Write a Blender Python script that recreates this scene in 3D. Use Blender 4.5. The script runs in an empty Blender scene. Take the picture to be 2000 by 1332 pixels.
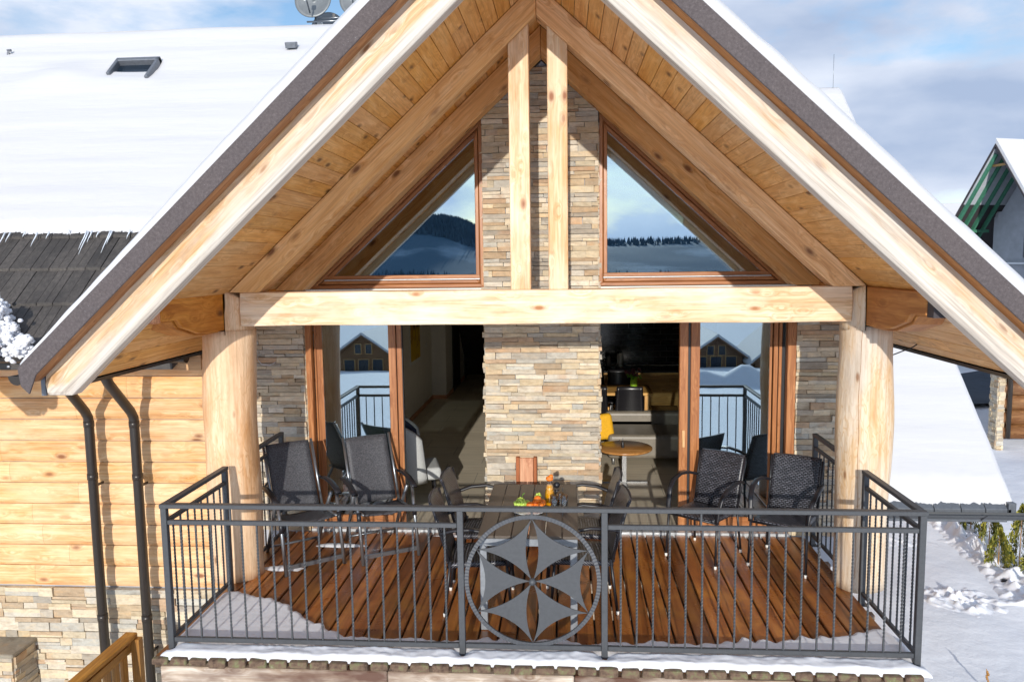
import bpy, bmesh, math, random
from mathutils import Vector, Matrix, noise
random.seed(7)
D = bpy.data; C = bpy.context; SC = C.scene; COL = SC.collection
R = math.radians

# ------------------------------------------------------------ camera, sky, sun
def setup_camera():
    cd = D.cameras.new('camera'); cam = D.objects.new('camera', cd); COL.objects.link(cam)
    yaw, pit, rol, f = 0.0713, 0.1053, 0.0134, 1498.1
    fw = Vector((-math.sin(yaw)*math.cos(pit), math.cos(yaw)*math.cos(pit), -math.sin(pit)))
    r = Vector((math.cos(yaw), math.sin(yaw), 0)); u = r.cross(fw)
    c, s = math.cos(rol), math.sin(rol)
    r2 = r*c - u*s; u2 = r*s + u*c
    m = Matrix((r2, u2, -fw)).transposed().to_4x4()
    m.translation = Vector((0.2415, -5.0308, 2.7151))
    cam.matrix_world = m
    cd.sensor_width = 36; cd.lens = f/2000*36; cd.clip_start = .05; cd.clip_end = 6000
    SC.camera = cam
setup_camera()

SUN_EL, SUN_AZ = 14.6, 1.3          # behind the camera, shining towards +Y
w = D.worlds.new('World'); SC.world = w; w.use_nodes = True
def build_world():
    nt = w.node_tree; N = nt.nodes; L = nt.links; N.clear()
    out = N.new('ShaderNodeOutputWorld'); bg = N.new('ShaderNodeBackground')
    sky = N.new('ShaderNodeTexSky'); sky.sky_type = 'NISHITA'; sky.sun_disc = False
    sky.sun_elevation = R(SUN_EL); sky.sun_rotation = R(180+SUN_AZ)
    sky.air_density = 1.0; sky.dust_density = 0.15; sky.ozone_density = 2.5
    tc = N.new('ShaderNodeTexCoord'); mp = N.new('ShaderNodeMapping'); mp.inputs['Scale'].default_value = (1, 1, 2.6)
    mp.inputs['Location'].default_value = (1.7, 2.4, 0.6)
    n1 = N.new('ShaderNodeTexNoise'); n1.inputs['Scale'].default_value = 2.9; n1.inputs['Detail'].default_value = 12
    n1.inputs['Roughness'].default_value = .55; n1.inputs['Distortion'].default_value = .1
    rp = N.new('ShaderNodeValToRGB'); rp.color_ramp.elements[0].position = .43; rp.color_ramp.elements[1].position = .55
    n2 = N.new('ShaderNodeTexNoise'); n2.inputs['Scale'].default_value = 3.2; n2.inputs['Detail'].default_value = 7
    n2.inputs['Distortion'].default_value = .15
    rc = N.new('ShaderNodeValToRGB')
    rc.color_ramp.elements[0].position = .36; rc.color_ramp.elements[0].color = (2.6, 3.25, 4.5, 1)
    rc.color_ramp.elements[1].position = .64; rc.color_ramp.elements[1].color = (5.1, 5.5, 6.3, 1)
    mx = N.new('ShaderNodeMixRGB')
    L.new(tc.outputs['Generated'], mp.inputs['Vector']); L.new(mp.outputs[0], n1.inputs['Vector']); L.new(mp.outputs[0], n2.inputs['Vector'])
    L.new(n1.outputs['Fac'], rp.inputs['Fac']); L.new(n2.outputs['Fac'], rc.inputs['Fac'])
    L.new(rp.outputs['Color'], mx.inputs['Fac']); L.new(sky.outputs['Color'], mx.inputs[1]); L.new(rc.outputs['Color'], mx.inputs[2])
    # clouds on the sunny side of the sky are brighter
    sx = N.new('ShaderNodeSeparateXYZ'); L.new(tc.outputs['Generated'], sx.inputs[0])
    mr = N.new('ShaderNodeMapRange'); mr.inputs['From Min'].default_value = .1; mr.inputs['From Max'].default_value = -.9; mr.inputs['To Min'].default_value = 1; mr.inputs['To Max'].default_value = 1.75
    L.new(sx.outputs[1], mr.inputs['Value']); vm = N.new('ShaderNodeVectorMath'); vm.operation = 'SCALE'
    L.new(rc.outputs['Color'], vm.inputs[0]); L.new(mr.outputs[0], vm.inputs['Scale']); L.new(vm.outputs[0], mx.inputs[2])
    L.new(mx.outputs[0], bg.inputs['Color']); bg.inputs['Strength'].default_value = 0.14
    L.new(bg.outputs[0], out.inputs['Surface'])
build_world()
sd = D.lights.new('sun', 'SUN'); sun = D.objects.new('sun', sd); COL.objects.link(sun)
sd.energy = 3.2; sd.angle = R(.5); sd.color = (1.0, .95, .87)
sun.location = (0, -40, 20)
sun.rotation_euler = Vector((math.sin(R(SUN_AZ))*math.cos(R(SUN_EL)), math.cos(R(SUN_AZ))*math.cos(R(SUN_EL)), -math.sin(R(SUN_EL)))).to_track_quat('-Z', 'Y').to_euler()
SC.view_settings.view_transform = 'Standard'; SC.view_settings.look = 'None'
SC.view_settings.exposure = 0.25; SC.view_settings.gamma = 1

# ------------------------------------------------------------ helpers
def srgb(h):
    h = h.lstrip('#'); o = []
    for i in (0, 2, 4):
        v = int(h[i:i+2], 16)/255; o.append(v/12.92 if v <= .04045 else ((v+.055)/1.055)**2.4)
    return tuple(o)+(1,)

class MB:
    """collects primitives; every vertex carries grain coordinates (gco) and a colour (col)"""
    def __init__(s): s.v = []; s.f = []; s.g = []; s.c = []; s.sm = []
    def add(s, vs, fs, gs=None, col=None, smooth=False):
        n = len(s.v); o = Vector((random.uniform(-20, 20), random.uniform(-20, 20), random.uniform(-20, 20)))
        if col is None:
            t = random.random(); col = (t, random.random(), random.random())
        s.v += [Vector(x) for x in vs]
        s.g += [Vector(x)+o for x in (gs if gs is not None else vs)]
        if isinstance(col, list): s.c += col
        else: s.c += [tuple(col)]*len(vs)
        s.f += [tuple(n+i for i in f) for f in fs]; s.sm += [smooth]*len(fs)
        return s
    def box(s, c, d, rot=None, axis=0, col=None, jit=0):
        vs = []; gs = []
        for i in (-1, 1):
            for j in (-1, 1):
                for k in (-1, 1):
                    p = Vector((i*d[0]/2, j*d[1]/2, k*d[2]/2))
                    g = (p.x, p.y, p.z) if axis == 0 else ((p.y, p.x, p.z) if axis == 1 else (p.z, p.x, p.y))
                    if jit: p += Vector((random.uniform(-jit, jit), random.uniform(-jit, jit), random.uniform(-jit, jit)))
                    if rot is not None: p = rot @ p
                    vs.append(p+Vector(c)); gs.append(g)
        return s.add(vs, [(0, 1, 3, 2), (4, 6, 7, 5), (0, 4, 5, 1), (2, 3, 7, 6), (0, 2, 6, 4), (1, 5, 7, 3)], gs, col)
    def bb(s, a, b, axis=0, col=None, jit=0):
        return s.box([(a[i]+b[i])/2 for i in range(3)], [abs(b[i]-a[i]) for i in range(3)], None, axis, col, jit)
    def prism(s, poly, y0, y1, plane='xz', gdir=None, col=None):
        """polygon in a plane, extruded along the remaining axis"""
        n = len(poly); P = []
        for t in (y0, y1):
            for a, b in poly:
                P.append({'xz': (a, t, b), 'yz': (t, a, b), 'xy': (a, b, t)}[plane])
        if gdir is None: gdir = (1, 0)
        L = math.hypot(*gdir); dx, dz = gdir[0]/L, gdir[1]/L
        G = [(a*dx+b*dz, -a*dz+b*dx, t) for t in (y0, y1) for a, b in poly]
        F = [tuple(range(n))[::-1], tuple(range(n, 2*n))]+[(i, (i+1) % n, n+(i+1) % n, n+i) for i in range(n)]
        return s.add(P, F, G, col)
    def sweep(s, path, prof, closed_prof=True, up=(0, 0, 1), jit=0, col=None, cap=True, smooth=False, scales=None, closed=False):
        path = [Vector(p) for p in path]; n = len(path); m = len(prof); V = []; G = []; L = 0; U = Vector(up)
        for i, p in enumerate(path):
            if closed: t = path[(i+1) % n]-path[i-1]
            else: t = path[min(i+1, n-1)]-path[max(i-1, 0)]
            t.normalize(); a = t.cross(U)
            if a.length < 1e-4: a = t.cross(Vector((1, 0, 0)))
            a.normalize(); b = a.cross(t)
            if i: L += (path[i]-path[i-1]).length
            k = scales[i] if scales else 1
            for (x, y) in prof:
                q = p+a*x*k+b*y*k
                if jit: q += Vector((random.uniform(-jit, jit),)*3)
                V.append(q); G.append((L, x, y))
        F = []
        rings = n if closed else n-1
        for i in range(rings):
            i2 = (i+1) % n
            for j in range(m if closed_prof else m-1):
                F.append((i*m+j, i*m+(j+1) % m, i2*m+(j+1) % m, i2*m+j))
        if cap and not closed and closed_prof: F += [tuple(range(m))[::-1], tuple(range((n-1)*m, n*m))]
        return s.add(V, F, G, col, smooth)
    def tube(s, path, r, n=8, scales=None, col=None, smooth=True, closed=False):
        prof = [(r*math.cos(2*math.pi*i/n), r*math.sin(2*math.pi*i/n)) for i in range(n)]
        up = (0, 0, 1)
        d = Vector(path[-1])-Vector(path[0])
        if abs(d.x) < .3*abs(d.z) and abs(d.y) < .3*abs(d.z): up = (0, 1, 0)
        return s.sweep(path, prof, True, up, 0, col, True, smooth, scales, closed)
    def lathe(s, prof, c=(0, 0, 0), n=20, col=None, smooth=True):
        V = []; F = []
        for (r, z) in prof:
            for i in range(n): V.append((c[0]+r*math.cos(2*math.pi*i/n), c[1]+r*math.sin(2*math.pi*i/n), c[2]+z))
        for k in range(len(prof)-1):
            for i in range(n): F.append((k*n+i, k*n+(i+1) % n, (k+1)*n+(i+1) % n, (k+1)*n+i))
        F += [tuple(range(n))[::-1], tuple(range((len(prof)-1)*n, len(prof)*n))]
        return s.add(V, F, None, col, smooth)
    def ball(s, c, r, n=10, sc=(1, 1, 1), col=None, jit=0):
        V = []; F = []; m = max(4, n//2)
        V.append((c[0], c[1], c[2]-r*sc[2]))
        for k in range(1, m):
            a = -math.pi/2+math.pi*k/m
            for i in range(n):
                q = 1+random.uniform(-jit, jit)
                V.append((c[0]+r*sc[0]*q*math.cos(a)*math.cos(2*math.pi*i/n), c[1]+r*sc[1]*q*math.cos(a)*math.sin(2*math.pi*i/n), c[2]+r*sc[2]*q*math.sin(a)))
        V.append((c[0], c[1], c[2]+r*sc[2])); t = len(V)-1
        for i in range(n): F.append((0, 1+(i+1) % n, 1+i)); F.append((t, t-n+i, t-n+(i+1) % n))
        for k in range(m-2):
            for i in range(n): F.append((1+k*n+i, 1+k*n+(i+1) % n, 1+(k+1)*n+(i+1) % n, 1+(k+1)*n+i))
        return s.add(V, F, None, col, True)
    def grid(s, fn, nu, nv, col=None, thick=None, smooth=True):
        """fn(u,v)->point; thick: vector added for an underside (closed slab)"""
        V = [Vector(fn(i/nu, j/nv)) for i in range(nu+1) for j in range(nv+1)]
        idx = lambda i, j: i*(nv+1)+j
        F = [(idx(i, j), idx(i+1, j), idx(i+1, j+1), idx(i, j+1)) for i in range(nu) for j in range(nv)]
        if thick is not None:
            n0 = len(V); T = Vector(thick); V += [v+T for v in V]
            F += [tuple(n0+k for k in f[::-1]) for f in F[:]]
            for i in range(nu):
                F.append((idx(i, 0), n0+idx(i, 0), n0+idx(i+1, 0), idx(i+1, 0))); F.append((idx(i+1, nv), n0+idx(i+1, nv), n0+idx(i, nv), idx(i, nv)))
            for j in range(nv):
                F.append((idx(0, j+1), n0+idx(0, j+1), n0+idx(0, j), idx(0, j))); F.append((idx(nu, j), n0+idx(nu, j), n0+idx(nu, j+1), idx(nu, j+1)))
        return s.add(V, F, None, col, smooth)
    def build(s, name, mat, parent=None, bevel=0, local=False, segs=1, subsurf=0):
        me = D.meshes.new(name)
        off = Vector((0, 0, 0))
        if parent is not None and not local:
            p = parent
            while p is not None: off += p.location; p = p.parent
        me.from_pydata([tuple(v-off) for v in s.v], [], s.f)
        bm = bmesh.new(); bm.from_mesh(me); bmesh.ops.recalc_face_normals(bm, faces=bm.faces); bm.to_mesh(me); bm.free()
        a = me.attributes.new('gco', 'FLOAT_VECTOR', 'POINT'); a.data.foreach_set('vector', [x for g in s.g for x in g])
        b = me.attributes.new('col', 'FLOAT_COLOR', 'POINT'); b.data.foreach_set('color', [x for c in s.c for x in (c[0], c[1], c[2], 1)])
        me.polygons.foreach_set('use_smooth', s.sm)
        o = D.objects.new(name, me); COL.objects.link(o); me.materials.append(mat)
        if parent is not None: o.parent = parent
        if bevel:
            m = o.modifiers.new('b', 'BEVEL'); m.width = bevel; m.segments = segs; m.limit_method = 'ANGLE'; m.angle_limit = R(35)
        if subsurf:
            m = o.modifiers.new('s', 'SUBSURF'); m.levels = subsurf; m.render_levels = subsurf
        return o

def tag(o, label=None, cat=None, group=None, kind=None):
    if label: o['label'] = label
    if cat: o['category'] = cat
    if group: o['group'] = group
    if kind: o['kind'] = kind
    return o
def thing(name, label, cat, loc=(0, 0, 0), rz=0, group=None):
    o = D.objects.new(name, None); COL.objects.link(o); o.location = loc; o.rotation_euler = (0, 0, rz); o.empty_display_size = .1
    return tag(o, label, cat, group)
def dup(root, loc, rz, label=None, group=None):
    def cp(o, par):
        c = o.copy(); COL.objects.link(c); c.parent = par
        for ch in [x for x in kids.get(o.name, [])]: cp(ch, c)
        return c
    kids = {}
    for x in list(D.objects):
        if x.parent: kids.setdefault(x.parent.name, []).append(x)
    r = cp(root, None); r.location = loc; r.rotation_euler = (0, 0, rz)
    if label: r['label'] = label
    if group: r['group'] = group
    return r

# ------------------------------------------------------------ materials
class NT:
    def __init__(s, name):
        s.m = D.materials.new(name); s.m.use_nodes = True; s.t = s.m.node_tree; s.N = s.t.nodes; s.L = s.t.links
        s.p = s.N['Principled BSDF']; s.out = s.N['Material Output']
    def n(s, typ, **kw):
        x = s.N.new('ShaderNode'+typ)
        for k, v in kw.items():
            if hasattr(x, k): setattr(x, k, v)
            else: x.inputs[k].default_value = v
        return x
    def link(s, a, b): s.L.new(a, b)
    def attr(s, name, out='Vector'): return s.n('Attribute', attribute_name=name).outputs[out]
    def mapv(s, vec, sc, loc=(0, 0, 0)):
        m = s.n('Mapping'); m.inputs['Scale'].default_value = sc; m.inputs['Location'].default_value = loc; s.link(vec, m.inputs['Vector']); return m.outputs[0]
    def noise(s, vec, scale, detail=5, rough=.55, dist=0):
        x = s.n('TexNoise'); x.inputs['Scale'].default_value = scale; x.inputs['Detail'].default_value = detail
        x.inputs['Roughness'].default_value = rough; x.inputs['Distortion'].default_value = dist
        if vec is not None: s.link(vec, x.inputs['Vector'])
        return x.outputs['Fac']
    def ramp(s, fac, stops):
        r = s.n('ValToRGB'); e = r.color_ramp.elements
        while len(e) < len(stops): e.new(.5)
        for i, (p, c) in enumerate(stops):
            e[i].position = p; e[i].color = c if len(c) == 4 else tuple(c)+(1,)
        s.link(fac, r.inputs['Fac']); return r.outputs['Color']
    def mix(s, fac, a, b, mode='MIX'):
        x = s.n('MixRGB', blend_type=mode)
        for i, v in ((0, fac), (1, a), (2, b)):
            if hasattr(v, 'is_output') or hasattr(v, 'links'): s.link(v, x.inputs[i])
            else: x.inputs[i].default_value = v if i == 0 else (v if len(v) == 4 else tuple(v)+(1,))
        return x.outputs[0]
    def math(s, op, a, b=None, c=None):
        x = s.n('Math', operation=op)
        for i, v in enumerate((a, b, c)):
            if v is None: continue
            if hasattr(v, 'links'): s.link(v, x.inputs[i])
            else: x.inputs[i].default_value = v
        return x.outputs[0]
    def bump(s, h, strength=.3, dist=.01, prev=None):
        b = s.n('Bump'); b.inputs['Strength'].default_value = strength; b.inputs['Distance'].default_value = dist
        s.link(h, b.inputs['Height'])
        if prev is not None: s.link(prev, b.inputs['Normal'])
        return b.outputs[0]
    def fin(s, color=None, rough=None, normal=None, metal=None, spec=None):
        for k, v in (('Base Color', color), ('Roughness', rough), ('Normal', normal), ('Metallic', metal), ('Specular IOR Level', spec)):
            if v is None: continue
            if hasattr(v, 'links'): s.link(v, s.p.inputs[k])
            else: s.p.inputs[k].default_value = (v if len(v) == 4 else tuple(v)+(1,)) if k == 'Base Color' else v
        return s.m

def wood(name, dark, mid, light, stain=None, stain_amt=.5, knots=.13, rough=.6, tint=.25, gs=(1.1, 16, 16), kscale=(4, 9, 9), contrast=1.0, stretch=1.0, knotcol='#5d3414'):
    t = NT(name); g = t.attr('gco'); col = t.attr('col', 'Color')
    vor = t.n('TexVoronoi', feature='F1'); vor.inputs['Scale'].default_value = 1; t.link(t.mapv(g, kscale), vor.inputs['Vector'])
    vd = vor.outputs['Distance']
    warp = t.math('MULTIPLY', t.math('POWER', t.math('SUBTRACT', 1.0, t.math('MINIMUM', t.math('MULTIPLY', vd, 1.6), 1.0)), 2.0), 1.6)
    cmb = t.n('CombineXYZ'); t.link(warp, cmb.inputs['Y']); t.link(warp, cmb.inputs['Z'])
    va = t.n('VectorMath', operation='ADD'); t.link(t.mapv(g, gs), va.inputs[0]); t.link(cmb.outputs[0], va.inputs[1])
    n1 = t.noise(va.outputs[0], 1.0, 6, .6, .6)
    c = t.ramp(n1, [(.34, srgb(dark)), (.5, srgb(mid)), (.64, srgb(light))])
    fine = t.noise(t.mapv(g, (3, 75, 75)), 1, 4, .65)
    c = t.mix(.42*contrast, c, t.ramp(fine, [(.38, (.50, .38, .28)), (.56, (1, 1, 1))]), 'MULTIPLY')
    band = t.noise(t.mapv(va.outputs[0], (.35, 2.2, 2.2)), 1, 3, .5)
    c = t.mix(.5*contrast, c, t.ramp(band, [(.40, (.72, .60, .48)), (.52, (1, 1, 1))]), 'MULTIPLY')
    blot = t.noise(t.mapv(g, (1.3, 3, 3)), 1.3, 4, .6)
    if stain: c = t.mix(t.math('MULTIPLY', t.ramp(blot, [(.42, (0, 0, 0)), (.66, (1, 1, 1))]), stain_amt), c, srgb(stain))
    # knots
    kn = t.ramp(vd, [(knots*.45, (1, 1, 1)), (knots, (.25, .25, .25)), (knots*1.5, (0, 0, 0))])
    gs_ = t.n('SeparateXYZ'); t.link(vor.outputs['Color'], gs_.inputs[0]); gate = t.math('GREATER_THAN', gs_.outputs[0], .72)
    c = t.mix(t.math('MULTIPLY', t.math('MULTIPLY', kn, .9), gate), c, srgb(knotcol))
    if name == 'whitewashed_pine':
        sb = t.n('SeparateXYZ'); t.link(t.attr('col'), sb.inputs[0])
        ed = t.noise(t.mapv(g, (1.6, 5, 5)), 1, 5, .6)
        mk = t.math('ADD', sb.outputs[2], t.math('MULTIPLY_ADD', ed, 1.1, -.55))
        wn = t.noise(t.mapv(g, (1.5, 40, 40)), 1, 4, .6)
        c = t.mix(t.math('MULTIPLY', t.ramp(mk, [(.35, (0, 0, 0)), (.7, (1, 1, 1))]), .85), c, t.ramp(wn, [(.3, srgb('#9c958d')), (.5, srgb('#c9c1b6')), (.7, srgb('#d9d2c7'))]))
    # per-piece tint
    sp = t.n('SeparateXYZ'); t.link(t.attr('col'), sp.inputs[0])
    hs = t.n('HueSaturation'); t.link(c, hs.inputs['Color'])
    t.link(t.math('MULTIPLY_ADD', sp.outputs[0], tint, 1-tint*.5), hs.inputs['Value'])
    t.link(t.math('MULTIPLY_ADD', sp.outputs[1], tint*.6, 1-tint*.3), hs.inputs['Saturation'])
    b = t.bump(n1, .25, .004); b = t.bump(fine, .15, .002, b)
    return t.fin(hs.outputs[0], rough, b)

M = {}
M['pine'] = wood('pine', '#c08a52', '#d4a36a', '#e2bb8a', None, knots=.24, rough=.55)
M['rafter'] = wood('rafter_pine', '#dfa563', '#eebb7e', '#f5ca95', '#e8af6c', .5, knots=.24, kscale=(4, 9, 9), knotcol='#6d3c1c')
M['tiebeam'] = wood('tie_beam_pine', '#dcb283', '#e8c7a0', '#efd8b9', '#f1e1cb', .6, knots=.20, knotcol='#a0622c')
M['king'] = wood('king_post_pine', '#d8a66e', '#e6c194', '#efd6b2', '#f0dcc0', .5, knots=.26, kscale=(5, 10, 10), knotcol='#8a4a20')
M['barge'] = wood('whitewashed_pine', '#c29867', '#d8b68a', '#e2cdb0', '#cdc4b8', .6, knots=.2, gs=(.8, 13, 13), knotcol='#8c5a30', tint=.1)
M['soffit'] = wood('soffit_boards', '#d59a52', '#e3ad66', '#ecbc7c', '#d39246', .45, knots=.22, rough=.5, tint=.2, gs=(2.6, 13, 13), kscale=(4.5, 9, 9))
M['vergewood'] = wood('brown_verge_board', '#8a5c34', '#9c6b3f', '#ab7a4d', None, knots=.05)
M['siding'] = wood('siding_boards', '#d9a062', '#e6b379', '#efc695', '#efd2a8', .5, knots=.24, tint=.16, gs=(.9, 17, 17), kscale=(3.6, 8, 8), knotcol='#7e4520')
M['frame'] = wood('window_frame_wood', '#9c6338', '#ab7042', '#b97f50', None, knots=.001, rough=.35, tint=.08, gs=(1.2, 30, 30))
M['kitchen'] = wood('kitchen_oak', '#d2a055', '#deae63', '#e8bd76', None, knots=.001, rough=.35, tint=.1)
M['table_oak'] = wood('coffee_table_oak', '#a7733b', '#b98448', '#c79659', None, knots=.001, rough=.3)
M['reddish'] = wood('reddish_board', '#c98a66', '#d9a07a', '#e5b590', None, knots=.12, rough=.6)
M['redbrown'] = wood('reddish_brown_batten', '#8a4a26', '#99542b', '#a96235', None, knots=.001)
M['fence'] = wood('fence_wood', '#9a6a2a', '#b58037', '#c99548', '#8e7650', .4, knots=.12)
M['grey_beam'] = wood('weathered_beam', '#8f7a68', '#b5a593', '#cfc3b4', '#52301f', .95, knots=.14, gs=(1, 10, 10))
M['chalet_brown'] = wood('dark_chalet_boards', '#5a3a20', '#75502f', '#8c6540', None, knots=.1)
M['logs'] = wood('log_house_wood', '#6f4a2e', '#8d6240', '#a67c56', '#b08a60', .3, knots=.12)

def deck_mat():
    t = NT('wet_stained_decking'); g = t.attr('gco')
    n1 = t.noise(t.mapv(g, (1.2, 14, 14)), 1, 6, .6, .5)
    c = t.ramp(n1, [(.3, srgb('#6c3c1c')), (.5, srgb('#915628')), (.7, srgb('#b07339'))])
    geo = t.n('NewGeometry').outputs['Position']
    blot = t.noise(geo, 2.2, 6, .65, .4)
    c = t.mix(t.ramp(blot, [(.5, (0, 0, 0)), (.68, (.75, .75, .75))]), c, srgb('#b0752c'))
    b2 = t.noise(geo, 1.1, 5, .6, .2)
    c = t.mix(t.ramp(b2, [(.52, (0, 0, 0)), (.7, (.6, .6, .6))]), c, srgb('#4d2616'))
    sp = t.n('SeparateXYZ'); t.link(t.attr('col'), sp.inputs[0])
    hs = t.n('HueSaturation'); t.link(c, hs.inputs['Color']); t.link(t.math('MULTIPLY_ADD', sp.outputs[0], .8, .62), hs.inputs['Value'])
    r = t.ramp(blot, [(.35, (.22, .22, .22)), (.6, (.45, .45, .45))])
    return t.fin(hs.outputs[0], r, t.bump(n1, .35, .004))
M['deck'] = deck_mat()

def stone_mat():
    t = NT('ledger_stone'); col = t.attr('col', 'Color'); g = t.attr('gco')
    n = t.noise(g, 26, 7, .65); n2 = t.noise(t.mapv(g, (1, 1, 3.0)), 7, 6, .6, .3)
    c = t.mix(.55, col, t.ramp(n2, [(.3, (.55, .45, .36)), (.5, (1, 1, 1)), (.72, (1.25, 1.05, .8))]), 'MULTIPLY')
    c = t.mix(.4, c, t.ramp(n, [(.3, (.6, .6, .6)), (.6, (1.1, 1.1, 1.1))]), 'MULTIPLY')
    rust = t.noise(g, 4.0, 3, .5)
    c = t.mix(t.ramp(rust, [(.6, (0, 0, 0)), (.75, (.4, .4, .4))]), c, srgb('#b98450'))
    b = t.bump(n2, .8, .02); b = t.bump(n, .5, .006, b)
    return t.fin(c, .85, b)
M['stone'] = stone_mat()

def snow_mat(name, sc=1.0, rough_amt=.5, base=(.76, .77, .81)):
    t = NT(name); geo = t.n('NewGeometry').outputs['Position']
    a = t.noise(geo, 3.0*sc, 6, .55); b = t.noise(geo, 40*sc, 4, .6)
    nb = t.bump(a, .22*rough_amt, .06); nb = t.bump(b, .2*rough_amt, .005, nb)
    w_ = t.noise(t.mapv(geo, (.35, 2.2, 2.2)), 1.3, 4, .5); nb = t.bump(w_, .42 if name == 'roof_snow' else .02, .06, nb)
    m = t.fin(base, .75, nb)
    t.p.inputs['Subsurface Weight'].default_value = .15; t.p.inputs['Subsurface Radius'].default_value = (.06, .07, .09); t.p.inputs['Subsurface Scale'].default_value = .5
    return m
M['snow'] = snow_mat('snow', 1, .35)
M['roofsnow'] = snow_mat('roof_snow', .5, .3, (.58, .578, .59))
def ground_mat():
    t = NT('snowy_ground'); geo = t.n('NewGeometry').outputs['Position']
    a = t.noise(geo, .8, 8, .6); b = t.noise(geo, 14, 5, .7); v = t.noise(geo, .35, 4, .5)
    nb = t.bump(a, .35, .2); nb = t.bump(b, .12, .012, nb)
    return t.fin((.84, .855, .89), .8, nb)
M['ground'] = ground_mat()

def plain(name, c, rough=.5, metal=0, nscale=30, namt=.15, bump=.1, spec=None):
    t = NT(name); tc = t.n('TexCoord').outputs['Object']
    n = t.noise(tc, nscale, 5, .6)
    cc = srgb(c) if isinstance(c, str) else tuple(c)+(1,)
    k = tuple(x*(1-namt) for x in cc[:3])+(1,)
    h = tuple(min(1, x*(1+namt)) for x in cc[:3])+(1,)
    return t.fin(t.ramp(n, [(.3, k), (.7, h)]), rough, t.bump(n, bump, .002), metal, spec)
M['iron'] = plain('dark_grey_painted_iron', '#45474a', .5, .1, 40, .12)
M['gutter'] = plain('dark_brown_gutter_metal', '#38332f', .32, .3, 20, .08)
M['greymetal'] = plain('grey_fascia_metal', '#6d7178', .4, .3)
M['flatgrey'] = plain('wing_gutter_grey', '#5e6268', .4, .2)
M['alu'] = plain('silver_grey_chair_tube', '#8f9499', .3, .8, 30, .06)
M['whitealu'] = plain('light_grey_table_frame', '#c5c9cc', .35, .3)
M['tableframe'] = plain('grey_table_frame', '#8d9196', .4, .3)
M['black'] = plain('black_plastic', '#202025', .4, 0)
M['slat'] = plain('brown_grey_composite', '#5a5046', .5, 0, 60, .12)
M['whitecap'] = plain('white_cap', '#e8e4dc', .5)
M['white'] = plain('white_paint', '#dcdcd8', .5)
M['wall_in'] = plain('interior_plaster', '#dedad2', .8, 0, 5, .04)
M['ceil_in'] = plain('interior_ceiling', '#e6e2da', .8, 0, 5, .04)
M['door_in'] = plain('interior_dark_door', '#2b2622', .5)
M['sofa'] = plain('grey_leather', '#7c7468', .45, 0, 12, .12, .2)
M['leather_black'] = plain('black_leather', '#17161a', .3, 0, 20, .2, .2)
M['armgrey'] = plain('light_grey_felt', '#b4b6b4', .9, 0, 90, .1, .3)
M['armnavy'] = plain('dark_navy_felt', '#23283a', .9, 0, 90, .1, .3)
M['yellow'] = plain('yellow_fabric', '#e0a818', .8, 0, 60, .1, .3)
M['juice'] = plain('orange_juice', '#f2a900', .25, 0, 10, .05)
M['peach'] = plain('apricot_skin', '#ee7a22', .5, 0, 25, .25)
M['grape'] = plain('green_grape', '#b6cf5a', .3, 0, 30, .15)
M['leafg'] = plain('flower_leaves', '#5f9a20', .6, 0, 30, .3)
M['petal'] = plain('dark_petals', '#5a3038', .6, 0, 30, .3)
M['green_rafter'] = plain('green_treated_timber', '#3f7a60', .6, 0, 8, .2)
M['concrete'] = plain('grey_block_wall', '#a9abb2', .85, 0, 3, .12, .2)
M['membrane'] = plain('dark_roof_membrane', '#3a3538', .7)
M['lightboard'] = plain('pale_underlay_boards', '#b3b7bf', .7, 0, 4, .1)
M['dish'] = plain('grey_dish_metal', '#74787a', .45, .3, 10, .08)
M['asphalt'] = plain('dark_asphalt', '#3b4450', .8, 0, 3, .2)
M['darkglass'] = plain('dark_window_glass', '#1c2733', .08, 0, 5, .1)
M['counter'] = plain('black_worktop', '#1c1a1a', .25)
M['steel'] = plain('brushed_steel', '#8c8c8c', .4, .7)
M['mossy'] = None
def mossy():
    t = NT('aged_board_ends'); g = t.attr('gco'); geo = t.n('NewGeometry').outputs['Position']
    n = t.noise(geo, 18, 6, .7); n2 = t.noise(geo, 60, 4, .6)
    c = t.ramp(n, [(.3, srgb('#3b2a1f')), (.5, srgb('#6a5544')), (.62, srgb('#6b6b48')), (.78, srgb('#9a8d7c'))])
    return t.fin(c, .85, t.bump(n2, .6, .006))
M['mossy'] = mossy()
def fascia_mat():
    t = NT('gritty_verge_sheet'); tc = t.n('NewGeometry').outputs['Position']
    n = t.noise(tc, 55, 6, .8); n2 = t.noise(tc, 3, 3, .5)
    c = t.ramp(n, [(.3, srgb('#433b3b')), (.55, srgb('#585050')), (.75, srgb('#6d6463'))])
    c = t.mix(.3, c, t.ramp(n2, [(.3, (.75, .75, .8)), (.7, (1.1, 1.05, 1))]), 'MULTIPLY')
    sp = t.noise(tc, 140, 2, .5)
    c = t.mix(t.ramp(sp, [(.76, (0, 0, 0)), (.79, (.8, .8, .8))]), c, srgb('#c9c9cc'))
    return t.fin(c, .8, t.bump(n, .7, .006))
M['verge'] = fascia_mat()
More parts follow.
